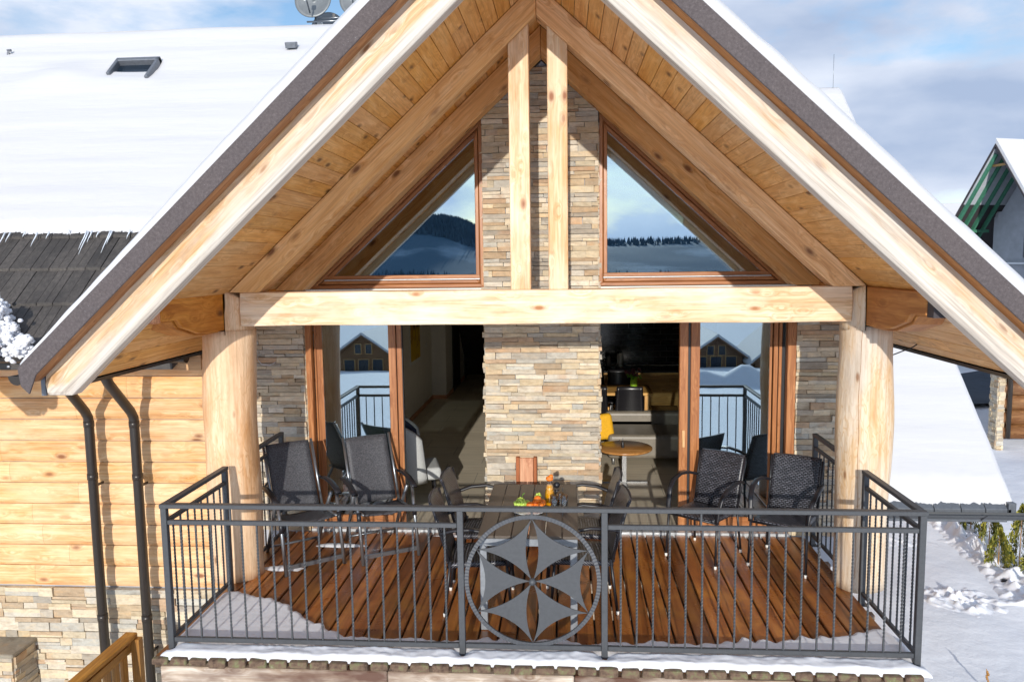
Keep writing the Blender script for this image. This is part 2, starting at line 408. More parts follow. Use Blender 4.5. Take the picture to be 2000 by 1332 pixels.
def tile_mat():
    t = NT('charcoal_roof_tile'); g = t.attr('gco'); n = t.noise(t.mapv(g, (2, 12, 12)), 3, 6, .65)
    geo = t.n('NewGeometry').outputs['Position']; n2 = t.noise(geo, 2.5, 5, .6)
    c = t.ramp(n, [(.3, srgb('#36322f')), (.6, srgb('#4c4743')), (.75, srgb('#5a544e'))])
    c = t.mix(t.ramp(n2, [(.48, (0, 0, 0)), (.6, (.5, .5, .5))]), c, srgb('#2a2725'))
    sp = t.n('SeparateXYZ'); t.link(t.attr('col'), sp.inputs[0])
    hs = t.n('HueSaturation'); t.link(c, hs.inputs['Color']); t.link(t.math('MULTIPLY_ADD', sp.outputs[0], .4, .85), hs.inputs['Value'])
    return t.fin(hs.outputs[0], .6, t.bump(n, .5, .006))
M['tile'] = tile_mat()
def log_mat(name, a, b, c_, grey, amt, knotcol='#8a5a30'):
    t = NT(name); g = t.attr('gco')
    base = t.noise(t.mapv(g, (1.6, 9, 9)), 1.3, 5, .6, .7)
    c = t.ramp(base, [(.3, srgb(a)), (.5, srgb(b)), (.7, srgb(c_))])
    # contour-like figure left by hand peeling
    wv = t.noise(t.mapv(g, (2.6, 11, 11)), 1.3, 2, .5, .3)
    rings = t.math('SINE', t.math('MULTIPLY', wv, 55.0))
    c = t.mix(t.math('MULTIPLY', t.ramp(rings, [(.4, (0, 0, 0)), (.9, (1, 1, 1))]), .6), c, srgb(a))
    bl = t.noise(t.mapv(g, (.9, 3.2, 3.2)), 1, 5, .6, .3)
    c = t.mix(t.math('MULTIPLY', t.ramp(bl, [(.42, (0, 0, 0)), (.6, (1, 1, 1))]), amt), c, srgb(grey))
    vor = t.n('TexVoronoi', feature='F1'); t.link(t.mapv(g, (2.3, 6, 6)), vor.inputs['Vector']); vor.inputs['Scale'].default_value = 1
    c = t.mix(t.ramp(vor.outputs['Distance'], [(.05, (.8, .8, .8)), (.12, (0, 0, 0))]), c, srgb(knotcol))
    fl = t.noise(t.mapv(g, (2.2, 48, 48)), 1, 4, .65); c = t.mix(.45, c, t.ramp(fl, [(.38, (.62, .52, .42)), (.58, (1.03, 1.03, 1.03))]), 'MULTIPLY')
    b_ = t.bump(base, .3, .01); b_ = t.bump(rings, .12, .003, b_)
    return t.fin(c, .6, b_)
M['post_l'] = log_mat('peeled_log', '#cf9862', '#e0b183', '#ecc8a0', '#efdcc0', .4)
M['post_r'] = log_mat('weathered_log', '#d0a878', '#dec3a0', '#e6d5bd', '#cfc6ba', .75)
M['purlin'] = wood('purlin_pine', '#a9692f', '#c08040', '#d0944f', '#b3702f', .5, knots=.22, kscale=(3, 7, 7), gs=(1.2, 12, 12), knotcol='#5a3014')
def wicker_mat():
    t = NT('black_wicker_weave'); g = t.n('TexCoord').outputs['Object']
    br = t.n('TexBrick'); br.offset = .5; br.inputs['Scale'].default_value = 1; br.inputs['Brick Width'].default_value = .034; br.inputs['Row Height'].default_value = .019
    br.inputs['Mortar Size'].default_value = .005; br.inputs['Mortar Smooth'].default_value = .5
    br.inputs['Color1'].default_value = srgb('#424248'); br.inputs['Color2'].default_value = srgb('#67676f'); br.inputs['Mortar'].default_value = (.004, .004, .005, 1)
    sw = t.n('SeparateXYZ'); t.link(g, sw.inputs[0]); cb = t.n('CombineXYZ'); t.link(sw.outputs[0], cb.inputs[0])
    t.link(t.math('ADD', sw.outputs[2], t.math('MULTIPLY', sw.outputs[1], .9)), cb.inputs[1])
    t.link(cb.outputs[0], br.inputs['Vector'])
    return t.fin(br.outputs['Color'], .33, t.bump(t.math('SUBTRACT', 1.0, br.outputs['Fac']), 1.0, .006))
M['wicker'] = wicker_mat()
def mesh_fab():
    t = NT('dark_grey_mesh_fabric'); g = t.n('TexCoord').outputs['Object']
    n = t.noise(g, 120, 2, .5); n2 = t.noise(g, 5, 3, .5)
    c = t.mix(.5, t.ramp(n, [(.35, srgb('#2d2d30')), (.65, srgb('#55555a'))]), t.ramp(n2, [(.35, (.8, .8, .8)), (.7, (1.2, 1.2, 1.2))]), 'MULTIPLY')
    return t.fin(c, .55, t.bump(n, .4, .002))
M['meshfab'] = mesh_fab()
def glass_mat(name, tint, refl, dark=(.92, .95, .95)):
    t = NT(name); t.N.remove(t.p)
    tr = t.n('BsdfTransparent'); tr.inputs[0].default_value = tuple(dark)+(1,)
    gl = t.n('BsdfGlossy'); gl.inputs['Color'].default_value = tuple(tint)+(1,); gl.inputs['Roughness'].default_value = 0.0
    geo = t.n('NewGeometry').outputs['Position']
    t.link(t.bump(t.noise(geo, 1.2, 2, .5), .02, .02), gl.inputs['Normal'])
    lw = t.n('LayerWeight'); lw.inputs['Blend'].default_value = .25
    fac = t.math('MULTIPLY_ADD', lw.outputs['Fresnel'], .6, refl)
    mx = t.n('MixShader'); t.link(fac, mx.inputs[0]); t.link(tr.outputs[0], mx.inputs[1]); t.link(gl.outputs[0], mx.inputs[2])
    t.link(mx.outputs[0], t.out.inputs['Surface']); return t.m
M['glass'] = glass_mat('reflective_window_glass', (.70, .86, .96), .46, (.55, .6, .6))
def clear_mat():
    t = NT('clear_glass'); t.N.remove(t.p); tr = t.n('BsdfTransparent'); gl = t.n('BsdfGlossy'); gl.inputs['Roughness'].default_value = .03
    lw = t.n('LayerWeight'); lw.inputs['Blend'].default_value = .45; mx = t.n('MixShader')
    t.link(t.math('MULTIPLY_ADD', lw.outputs['Facing'], .75, .12), mx.inputs[0]); t.link(tr.outputs[0], mx.inputs[1]); t.link(gl.outputs[0], mx.inputs[2])
    tr.inputs[0].default_value = (.9, .93, .93, 1); t.link(mx.outputs[0], t.out.inputs['Surface']); return t.m
M['clear'] = clear_mat()
M['ice'] = plain('icicle_ice', '#dfe6ee', .15, 0, 20, .05)
def floor_in():
    t = NT('interior_floor_tile'); geo = t.n('NewGeometry').outputs['Position']
    br = t.n('TexBrick'); br.offset = .5; br.inputs['Scale'].default_value = 1; br.inputs['Brick Width'].default_value = .9; br.inputs['Row Height'].default_value = .45
    br.inputs['Mortar Size'].default_value = .004; br.inputs['Color1'].default_value = srgb('#d8cdb8'); br.inputs['Color2'].default_value = srgb('#cabf aa'.replace(' ', '')); br.inputs['Mortar'].default_value = srgb('#958c7e')
    t.link(geo, br.inputs['Vector']); n = t.noise(t.mapv(geo, (2, 14, 1)), 1, 5, .6)
    c = t.mix(.5, br.outputs['Color'], t.ramp(n, [(.3, (.7, .68, .64)), (.7, (1.1, 1.08, 1.05))]), 'MULTIPLY')
    return t.fin(c, .4, t.bump(br.outputs['Fac'], -.2, .002))
M['floor_in'] = floor_in()
def btile():
    t = NT('glossy_black_wall_tile'); geo = t.n('NewGeometry').outputs['Position']
    sw = t.n('SeparateXYZ'); t.link(geo, sw.inputs[0]); cb = t.n('CombineXYZ'); t.link(sw.outputs[0], cb.inputs[0]); t.link(sw.outputs[2], cb.inputs[1])
    br = t.n('TexBrick'); br.offset = .5; br.inputs['Scale'].default_value = 1; br.inputs['Brick Width'].default_value = .22; br.inputs['Row Height'].default_value = .1
    br.inputs['Mortar Size'].default_value = .004; br.inputs['Color1'].default_value = (.006, .006, .007, 1); br.inputs['Color2'].default_value = (.012, .012, .013, 1); br.inputs['Mortar'].default_value = srgb('#6b6b6b')
    t.link(cb.outputs[0], br.inputs['Vector'])
    return t.fin(br.outputs['Color'], .12, t.bump(br.outputs['Fac'], -.4, .004))
M['btile'] = btile()
def ridged():
    return plain('ridged_iron_ring', '#4c4e52', .42, .25)
M['ring'] = ridged()
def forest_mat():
    t = NT('hazed_forest_canopy'); geo = t.n('NewGeometry').outputs['Position']
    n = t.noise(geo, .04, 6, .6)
    return t.fin(t.ramp(n, [(.35, srgb('#3d5668')), (.65, srgb('#567082'))]), .9)  # distance haze is put into the conifer colour: paler and bluer
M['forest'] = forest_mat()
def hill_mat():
    t = NT('hazed_snowy_hill_fields'); geo = t.n('NewGeometry').outputs['Position']
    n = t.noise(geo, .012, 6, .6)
    return t.fin(t.ramp(n, [(.52, srgb('#4b6c82')), (.64, srgb('#8ea5b6'))]), .9)  # woods and snow patches, blued in the colour itself to suggest distant haze
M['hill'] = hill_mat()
def leaf_mat(name, a, b):
    t = NT(name); c = t.attr('col'); sp = t.n('SeparateXYZ'); t.link(c, sp.inputs[0])
    return t.fin(t.ramp(sp.outputs[0], [(.1, srgb(a)), (.9, srgb(b))]), .7)
M['thuja'] = leaf_mat('thuja_foliage', '#465418', '#9c943a')
M['conifer'] = leaf_mat('conifer_foliage', '#16261c', '#3a5236')
M['brick'] = plain('reddish_soffit_end', '#c98b68', .6)
def poster_mat():
    t = NT('yellow_black_poster'); g = t.n('TexCoord').outputs['Generated']
    sw = t.n('SeparateXYZ'); t.link(g, sw.inputs[0]); n = t.noise(g, 5, 3, .5, 1.0)
    c = t.ramp(sw.outputs[2], [(0, srgb('#d8b41a')), (.42, srgb('#d8b41a')), (.46, srgb('#2a2318')), (1, srgb('#2a2318'))])
    for_ = t.ramp(n, [(.52, (0, 0, 0)), (.56, (1, 1, 1))])
    return t.fin(t.mix(for_, c, srgb('#b88a1c')), .4)
M['poster'] = poster_mat()

# ------------------------------------------------------------ stone facing generator
STONES = ['#dccdb4', '#cdbb9e', '#d9cebb', '#c4beb2', '#b3b2ac', '#cbb08a', '#d3bd98', '#bd9d78', '#c19c7a', '#a89f93', '#d6cec0', '#bcbeb9', '#b09678', '#d2c4a8', '#a09a92', '#dfcfb0', '#d8c8ac', '#c9bda8', '#d5c3a2', '#e0d6c4']
def stone_face(mb, a0, a1, z0, z1, fixed, axis='x', sign=-1, top=None, hmin=.03, hmax=.072, wmin=.10, wmax=.38, dark=1.0):
    """rows of split stones on a wall; axis: direction the rows run along"""
    z = z0
    while z < z1-.01:
        h = min(random.uniform(hmin, hmax), z1-z)
        a = a0-random.uniform(0, .2)
        while a < a1:
            wd = random.uniform(wmin, wmax)
            if h < .05: wd *= 1.3
            b0, b1 = max(a, a0), min(a+wd, a1); a += wd
            if b1-b0 < .03: b1 = min(b0+.05, a1)
            if b1-b0 < .015: continue
            zz = z+h
            if top is not None:
                lim = max(top(b0), top(b1))
                if z > lim: continue
                zz = min(zz, lim+.02)
            pieces = [(z, zz)]
            if h > .06 and random.random() < .25: m_ = z+h*random.uniform(.4, .6); pieces = [(z, m_), (m_, zz)]
            for (p0, p1) in pieces:
                if p1-p0 < .008: continue
                c = srgb(random.choice(STONES)); c = tuple(.68*a_+.32*b_ for a_, b_ in zip(c[:3], (.62, .54, .41))); k = random.uniform(.76, 1.02)*dark
                cc = tuple(min(1, x*k) for x in c[:3])
                pr = random.uniform(.006, .034)
                g = .0018
                if axis == 'x': mb.bb((b0+g, fixed+sign*pr, p0+g), (b1-g, fixed-sign*.03, p1-g), 0, cc, .003)
                else: mb.bb((fixed+sign*pr, b0+g, p0+g), (fixed-sign*.03, b1-g, p1-g), 1, cc, .003)
        z += h

# ------------------------------------------------------------ ground and far setting
def gh(x, y):
    if y > -8: z = -2.6
    else:
        t = -y-8; z = -2.6-.108*min(t, 84)-.008*max(0, min(t-84, 500))
    if y > 8: z += .35*noise.noise(Vector((x*.15, y*.15, 1)))*min(1, (y-8)/10)
    return z+.10*noise.noise(Vector((x*.35, y*.35, 0)))+.035*noise.noise(Vector((x*1.6, y*1.6, 5)))+.5*noise.noise(Vector((x*.03, y*.03, 9)))*min(1, max(0, (abs(y)-15)/30))
def build_ground():
    xs = []; v = -1600
    def axis(lo, hi, near0, near1, step):
        a = []; p = near0
        while p <= near1: a.append(p); p += step
        s = step; p = near0
        while p > lo: s *= 1.16; p -= s; a.insert(0, p)
        s = step; p = a[-1]
        while p < hi: s *= 1.16; p += s; a.append(p)
        return a
    X = axis(-2500, 2500, -8, 14, .22); Y = axis(-2500, 2500, 1, 14, .22)
    mb = MB(); n = len(Y)
    V = [(x, y, gh(x, y)) for x in X for y in Y]
    F = [(i*n+j, (i+1)*n+j, (i+1)*n+j+1, i*n+j+1) for i in range(len(X)-1) for j in range(n-1)]
    mb.add(V, F, None, (0, 0, 0), True)
    tag(mb.build('ground', M['ground']), kind='structure')
build_ground()
def build_hills():
    mb = MB()
    def hz(x):   # ridge height by x: wooded knoll left of the balcony axis, low ridge right
        return 16+34*math.exp(-((x+150)/55)**2)+10*noise.noise(Vector((x*.006, 2, 0)))+20*math.exp(-((x-90)/190)**2)*.35
    nu, nv = 220, 26
    def fn(u, v):
        x = -1500+3000*u; y = -560-420*v
        return (x, y, -16+(hz(x)+16)*math.sin(min(1, v*1.15)*math.pi/2)**1.3+3*noise.noise(Vector((x*.02, y*.02, 0)))*v)
    mb.grid(fn, nu, nv, (0, 0, 0))
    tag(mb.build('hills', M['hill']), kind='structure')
    # forest: many small conifers as one mass on the ridge
    f = MB()
    for i in range(9000):
        x = random.gauss(-150, 60) if i % 2 else random.uniform(-420, 420)
        v = random.uniform(.45, 1.0) if i % 2 else random.choice([random.uniform(.0, .12), random.uniform(.6, 1)])
        u = (x+1500)/3000
        if not 0 < u < 1: continue
        p = fn(u, v); h = random.uniform(3.5, 7.5)*(.7 if v < .2 else 1); r = h*.24
        a = random.random()*6; t = random.random()
        vs = [(p[0]+r*math.cos(a+k*1.57), p[1]+r*math.sin(a+k*1.57), p[2]-1) for k in range(4)]+[(p[0], p[1], p[2]+h)]
        f.add(vs, [(0, 1, 4), (1, 2, 4), (2, 3, 4), (3, 0, 4)], None, (t, t, t))
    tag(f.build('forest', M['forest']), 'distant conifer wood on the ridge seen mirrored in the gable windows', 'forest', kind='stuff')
build_hills()
# road strip beyond the snowy wing
mb = MB(); mb.grid(lambda u, v: (13+26*v+u*-2, 21.5+u*6+v*10, gh(13+26*v+u*-2, 21.5+u*6+v*10)+.16), 12, 20, (0, 0, 0)); tag(mb.build('road', M['asphalt']), kind='structure')


# ------------------------------------------------------------ the chalet
CX, SL = .02, .92
chalet = thing('chalet', 'timber and stone chalet with snowy gable roof over a balcony with log posts', 'house', (0, 2.6, -2.6))
def X(s, x): return CX+s*x
def slope_poly(s, a0, a1, x0, x1):
    """band under a roof line z = a - SL*x between heights a0 (lower) and a1 (upper)"""
    return [(X(s, x0), a0-SL*x0), (X(s, x1), a0-SL*x1), (X(s, x1), a1-SL*x1), (X(s, x0), a1-SL*x0)]

# stone walls
def piers():
    mb = MB(); top = lambda x: 4.60-SL*abs(x-CX)
    stone_face(mb, -.56, .555, -.02, 4.62, 2.455, top=top)
    stone_face(mb, 2.44, 2.62, 0, .0, -.56, axis='y')
    for z0 in (0,):   # returns of the column, hidden from the front but real
        stone_face(mb, 2.47, 2.80, 0, 4.0, -.56, axis='y', sign=-1); stone_face(mb, 2.47, 2.80, 0, 4.0, .555, axis='y', sign=1)
    o = mb.build('stone_column', M['stone'], chalet)
    mb = MB(); stone_face(mb, -2.98, -2.385, -.02, 2.44, 2.455); stone_face(mb, 2.46, 2.66, -.02, 2.44, -2.385, axis='y', sign=1); mb.build('stone_pier', M['stone'], chalet)
    mb = MB(); stone_face(mb, 2.44, 2.98, -.02, 2.44, 2.455); stone_face(mb, 2.46, 2.66, -.02, 2.44, 2.44, axis='y', sign=-1); mb.build('stone_pier', M['stone'], chalet)
    mb = MB(); stone_face(mb, -8.2, -2.62, -2.7, -.665, 2.44, hmin=.05, hmax=.11, wmin=.12, wmax=.42); mb.build('stone_plinth', M['stone'], chalet)
    mb = MB(); stone_face(mb, -2.60, 2.58, -1.2, -.20, -.07, hmin=.05, hmax=.1); mb.build('deck_support_facing', M['stone'], chalet)
    # solid cores behind the facings
    mb = MB()
    mb.prism([(-.545, 0), (.54, 0), (.54, 4.1), (.02, 4.58), (-.545, 4.06)], 2.475, 2.79)
    mb.bb((-2.97, 2.475, -.02), (-2.40, 2.75, 2.44)); mb.bb((2.455, 2.475, -.02), (2.97, 2.75, 2.44))
    mb.bb((-8.2, 2.475, -2.7), (-2.98, 2.74, 1.88)); mb.bb((-2.97, 2.475, -2.7), (2.97, 2.74, -.03))
    mb.bb((-2.59, -.04, -2.8), (2.57, 2.44, -.22))
    mb.build('wall_core', M['concrete'], chalet)
piers()

# log siding left of the balcony: rounded boards
def siding():
    mb = MB()
    for k in range(-1, 10):
        z1 = 1.581-.224*k; z0 = z1-.224
        n = 7
        prof = [(2.452-.022*math.sin(math.pi*min(max(i/n, 0), 1))**.35, z0+.004+(.216)*i/n) for i in range(n+1)]
        prof = prof+[(2.475, z1-.004), (2.475, z0+.004)]
        for (a, b) in ((-8.2, -5.2+random.uniform(-1, 1)), (None, -2.9)):
            if a is None: a = last
            last = b
            P = [(2.0, 0)]
            mb.prism(prof, a+.001, b-.001, 'yz', (0, 1))
            # grain along x
            m = len(prof)
            for q in range(2*m):
                idx = len(mb.g)-2*m+q; v = mb.v[idx]; mb.g[idx] = Vector((v.x+k*13.7, v.z*1.0+k*3.1, v.y))
    mb.build('log_siding', M['siding'], chalet)
    mb = MB()
    for z in (1.70, 1.50): mb.tube([(-3.20, 2.36, z), (-3.20, 2.47, z)], .095, 10)
    mb.build('corner_log_end', M['pine'], chalet)
siding()

# deck of long boards
deck_ends = []
def deck():
    mb = MB(); me = MB(); x = -2.64; i = 0
    while x < 2.50:
        wd = .1255+random.uniform(-.006, .006)
        y0 = -.135+random.uniform(-.006, .006)
        c = random.random()
        mb.box((x+wd/2, (y0+2.37)/2, -.019+random.uniform(-.002, .002)), (wd, 2.37-y0, .036), Matrix.Rotation(random.uniform(-.006, .006), 3, 'Y'), 1, (c, random.random(), 0))
        if x+wd < 2.7:
            h = random.uniform(.046, .060)
            me.box((x+wd/2, y0-.022, .010-h/2), (wd-.003, .05, h), None, 1, None, .004)
        deck_ends.append((x, x+wd))
        x += wd+.0145; i += 1
    mb.build('deck_boards', M['deck'], chalet, bevel=.006)
    me.build('board_ends', M['mossy'], chalet, bevel=.012, segs=2)
    mb = MB(); x = -2.6
    while x < 2.58:
        L = min(random.uniform(1.2, 2.2), 2.58-x); mb.bb((x, -.135, -.19), (x+L-.004, -.03, -.068), 0); x += L
    mb.build('edge_beam', M['grey_beam'], chalet, bevel=.008)
    mb = MB()
    for j in range(5): mb.bb((-2.6, .3+j*.5, -.13), (2.6, .37+j*.5, -.045), 0)
    mb.build('joist', M['grey_beam'], chalet)
    mb = MB(); mb.bb((-2.36, 2.38, -.03), (2.40, 2.52, .022), 0); mb.build('door_threshold', M['whitealu'], chalet, bevel=.004)
deck()

# snow lying on the deck
def back_edge(x):
    pts = [(-2.6, .97), (-2.44, .94), (-2.2, .82), (-2.0, .71), (-1.7, .45), (-1.44, .24), (-.9, .21), (0, .22), (1.29, .24), (2.03, .34), (2.3, .42), (2.45, .50), (2.6, .42)]
    for i in range(len(pts)-1):
        if pts[i][0] <= x <= pts[i+1][0]:
            t = (x-pts[i][0])/(pts[i+1][0]-pts[i][0]); b = pts[i][1]*(1-t)+pts[i+1][1]*t; break
    else: b = .3
    ph = ((x+2.64) % .14)/.14
    return b+.05*(.5-abs(ph-.45))*2*abs(noise.noise(Vector((x*2.3, 8, 0))))*2.4-.03+.06*noise.noise(Vector((x*4, 0, 0)))+.045*noise.noise(Vector((x*15, 3, 0)))
XL_, XR_ = -2.574, 2.554
def deck_snow():
    mb = MB()
    def fn(u, v):
        x = -2.60+5.19*u; f = -.150+.014*noise.noise(Vector((x*9, 7, 0))); b = back_edge(x); y = f+(b-f)*v
        e = min(1, (y-f)/.035)**.5*min(1, max(0, (b-y))/.06)**.6
        ex = min(1, min(x+2.605, 2.595-x)/.05)**.5
        h = .034+.006*noise.noise(Vector((x*3, y*3, 0)))+.0012*noise.noise(Vector((x*24, y*24, 0)))
        if y < -.01: h += .010*noise.noise(Vector((x*5, y*12, 4)))+.010+.005*noise.noise(Vector((x*22, y*22, 4)))
        for xp in (XL_, -.489, .489, XR_): h *= 1-math.exp(-((x-xp)/.05)**2-((y+.02)/.06)**2)
        return (x, y, -.004+max(0, h*e*ex))
    mb.grid(fn, 520, 46, (0, 0, 0), (0, 0, -.006))
    tag(mb.build('deck_snow', M['snow']), 'thin snow left along the front edge of the balcony deck', 'snow', kind='stuff')
deck_snow()
for i, (x, y, rx, ry, lab) in enumerate([(-2.28, 1.42, .20, .06, 'small melting snow patch on deck behind the left log post'), (-1.95, 1.98, .26, .05, 'thin snow patch on deck under the left recliner'), (-.6, 2.27, .5, .028, 'narrow snow strip before the left sliding door')]):
    mb = MB(); n = 26; V = [(x, y, .016)]; 
    for rr in (.6, 1):
        for k in range(n):
            a = k*2*math.pi/n; q = 1+.35*noise.noise(Vector((math.cos(a)*1.7, math.sin(a)*1.7, i*5)))
            V.append((x+rx*rr*q*math.cos(a), y+ry*rr*q*math.sin(a), .014 if rr < 1 else .0))
    F = [(0, 1+k, 1+(k+1) % n) for k in range(n)]+[(1+k, 1+n+k, 1+n+(k+1) % n, 1+(k+1) % n) for k in range(n)]
    mb.add(V, F, None, (0, 0, 0), True); tag(mb.build('snow_patch', M['snow']), lab, 'snow', kind='stuff')

# log posts
def log(mb, p0, p1, r0, r1, n=32, m=26, amp=.014, seed=0, flare=0):
    p0, p1 = Vector(p0), Vector(p1); V = []; G = []
    ax = (p1-p0).normalized(); a = ax.cross(Vector((0, 1, 0)) if abs(ax.y) < .5 else Vector((1, 0, 0))).normalized(); b = ax.cross(a)
    L = (p1-p0).length
    for i in range(m+1):
        t = i/m
        for k in range(n):
            th = 2*math.pi*k/n; d = a*math.cos(th)+b*math.sin(th)
            r = r0*(1-t)+r1*t
            r += amp*2.2*noise.noise(Vector((math.cos(th)*.9, math.sin(th)*.9, t*L*1.1+seed)))+amp*.5*noise.noise(Vector((math.cos(th)*3, math.sin(th)*3, t*L*3+seed)))
            V.append(p0+ax*(t*L)+d*r); G.append((t*L, math.cos(th)*r0, math.sin(th)*r0))
    F = [(i*n+k, i*n+(k+1) % n, (i+1)*n+(k+1) % n, (i+1)*n+k) for i in range(m) for k in range(n)]
    F += [tuple(range(n))[::-1], tuple(range(m*n, (m+1)*n))]
    mb.add(V, F, G, None, True); 
def posts():
    mb = MB(); log(mb, (-2.655, 1.29, .0), (-2.638, 1.29, 2.16), .218, .222, seed=3)
    p = mb.build('log_post', M['post_l'], chalet)
    def cheek(c, r, x_in, x_out, seed, mat, p):
        mb = MB(); log(mb, (c, 1.29, 2.13), (c, 1.29, 2.478), r, r+.001, m=6, seed=seed)
        for q, v in enumerate(mb.v):
            lo, hi = min(x_in, x_out), max(x_in, x_out)
            v.x = min(max(v.x, lo), hi)
            if v.z > 2.3: v.z -= .10*abs(v.x-x_out)/abs(x_in-x_out)*(v.z-2.3)/.178
        mb.build('tenon_cheek', mat, p)
    cheek(-2.640, .226, -2.38, -2.559, 3, M['post_l'], p)
    mb = MB(); log(mb, (2.645, 1.29, .0), (2.648, 1.29, 2.16), .203, .208, seed=11)
    p = mb.build('log_post', M['post_r'], chalet)
    cheek(2.650, .213, 2.38, 2.558, 11, M['post_r'], p)
    # long drying crack
    mb = MB(); P = []
    for i in range(40):
        z = .12+2.2*i/39; P.append((2.525+.010*math.sin(z*3)+.004*noise.noise(Vector((z*9, 0, 0))), 1.075+(.0 if z > 1.95 else .012*noise.noise(Vector((0, 0, z)))*0), z))
    V = []; 
    for (x, y, z) in P:
        wdt = .0017+.0012*noise.noise(Vector((z*6, 3, 0))); V += [(x-wdt, y-.004, z), (x+wdt, y-.004, z)]
    F = [(2*i, 2*i+1, 2*i+3, 2*i+2) for i in range(len(P)-1)]; mb.add(V, F, None, (0, 0, 0))
    cr = mb.build('drying_crack', plain('crack_brown', '#94603a', .9), p)
    sm = cr.modifiers.new('w', 'SHRINKWRAP'); sm.target = p; sm.offset = .0015
posts()

# purlins on the post heads, running back into the house
def purlin(s):
    mb = MB(); xi = -2.562 if s < 0 else 2.561; xo = xi+s*.30
    prof = [(.10, 2.472), (.10, 2.30), (.33, 2.296), (.40, 2.235), (.66, 2.165), (.80, 2.155), (2.46, 2.15), (2.46, 2.472)]
    # cross-section rounding underneath: three slices
    for (a, b, dz) in ((xi, xi+s*.05, .018), (xi+s*.05, xi+s*.25, 0), (xi+s*.25, xo, .03)):
        pr = [(y, z+(dz if z < 2.4 else 0)) for y, z in prof]
        mb.prism(pr, min(a, b), max(a, b), 'yz', (1, 0))
    mb.build('purlin', M['purlin'], chalet, bevel=.008, segs=2)
    mb = MB(); mb.bb((xi+s*.01, .012, 2.31), (xi+s*.28, .098, 2.45)); mb.build('purlin_end_board', M['reddish'] if s < 0 else M['membrane'], chalet)
purlin(-1); purlin(1)

# tie beam with a faint arris along the middle of its face
def tie():
    mb = MB()
    prof = [(1.16, 2.474), (1.142, 2.36), (1.140, 2.34), (1.152, 2.197), (1.36, 2.197), (1.36, 2.474)]
    N = 60; V = []; G = []; x0, x1 = -2.46, 2.48
    for i in range(N+1):
        x = x0+(x1-x0)*i/N
        for j, (y, z) in enumerate(prof):
            dy = .004*noise.noise(Vector((x*2.2, j*3, 0))); dz = .005*noise.noise(Vector((x*1.4, j*5, 9)))
            V.append((x, y+dy, z+dz)); G.append((x, z, y))
    m = len(prof); F = [(i*m+j, i*m+(j+1) % m, (i+1)*m+(j+1) % m, (i+1)*m+j) for i in range(N) for j in range(m)]+[tuple(range(m))[::-1], tuple(range(N*m, N*m+m))]
    mb.add(V, F, G, (.6, .5, 0)); mb.build('tie_beam', M['tiebeam'], chalet, bevel=.006)
tie()
for (a, b) in ((-.206, -.042), (.101, .260)):
    mb = MB(); top = lambda x: 4.605-SL*abs(x-CX)
    mb.prism([(a, 2.47), (b, 2.47), (b, top(b)), (a, top(a))], 1.172, 1.315, gdir=(0, 1)); mb.build('king_post', M['king'], chalet, bevel=.01, segs=2)

# rafters
def rafter(y0, y1, a0, a1, x1, mat, seat):
    for s in (-1, 1):
        mb = MB()
        poly = [(X(s, .0012), a0), (X(s, x1), a0-SL*x1), (X(s, x1), a1-SL*x1), (X(s, .0012), a1)]
        # lower end sits level on the beam
        zs = seat; xb = (a0-zs)/SL; xt = min(x1, (a1-zs)/SL)
        poly = [(X(s, .0012), a0), (X(s, xb), zs), (X(s, xt), zs), (X(s, .0012), a1)]
        mb.prism(poly, y0, y1, gdir=(s*1, -SL)); mb.build('rafter', mat, chalet, bevel=.007, segs=2)
rafter(1.14, 1.325, 4.60, 4.836, 2.7, M['rafter'], 2.476)
rafter(2.22, 2.42, 4.58, 4.836, 2.7, M['rafter'], 2.45)
def barges():
    for s in (-1, 1):
        mb = MB(); N = 40; V = []; G = []; CC = []; y0, y1 = -.122, .005; x1 = 3.30
        # tapered hand-hewn log: rows of cross-sections cut square to the slope
        prof_n = 8
        for i in range(N+1):
            t = i/N; x = .0015+(x1-.0015)*t
            zb = 4.735-SL*x-.012*t+.006*noise.noise(Vector((x*2, s*3, 0))); zt = 5.03-SL*x+.004*noise.noise(Vector((x*3, s*7, 2)))
            if i == N: zb = max(zb, 1.84)
            zb = max(zb, 1.838 if x > 3.0 else -9)
            hh = zt-zb
            bulge = .012*noise.noise(Vector((x*1.5, s, 5)))
            sec = [(y0+.004, zt), (y0+.001+bulge*.3, zt-.10*hh), (y0-.012+bulge, zt-.5*hh), (y0+.002, zb+.12*hh), (y0+.02, zb), (y1, zb), (y1, zt)]
            for (y, z) in sec: V.append((X(s, x), y, z)); G.append((x*1.36, z+SL*x, y)); CC.append((.5, .5, (1.0 if (z-zb) < .45*hh else (.0 if s < 0 else .55))))
        m = 7; F = [(i*m+j, i*m+(j+1) % m, (i+1)*m+(j+1) % m, (i+1)*m+j) for i in range(N) for j in range(m)]+[tuple(range(m))[::-1], tuple(range(N*m, N*m+m))]
        mb.add(V, F, G, CC, False); mb.build('barge_rafter', M['barge'], chalet, bevel=.008, segs=2)
barges()

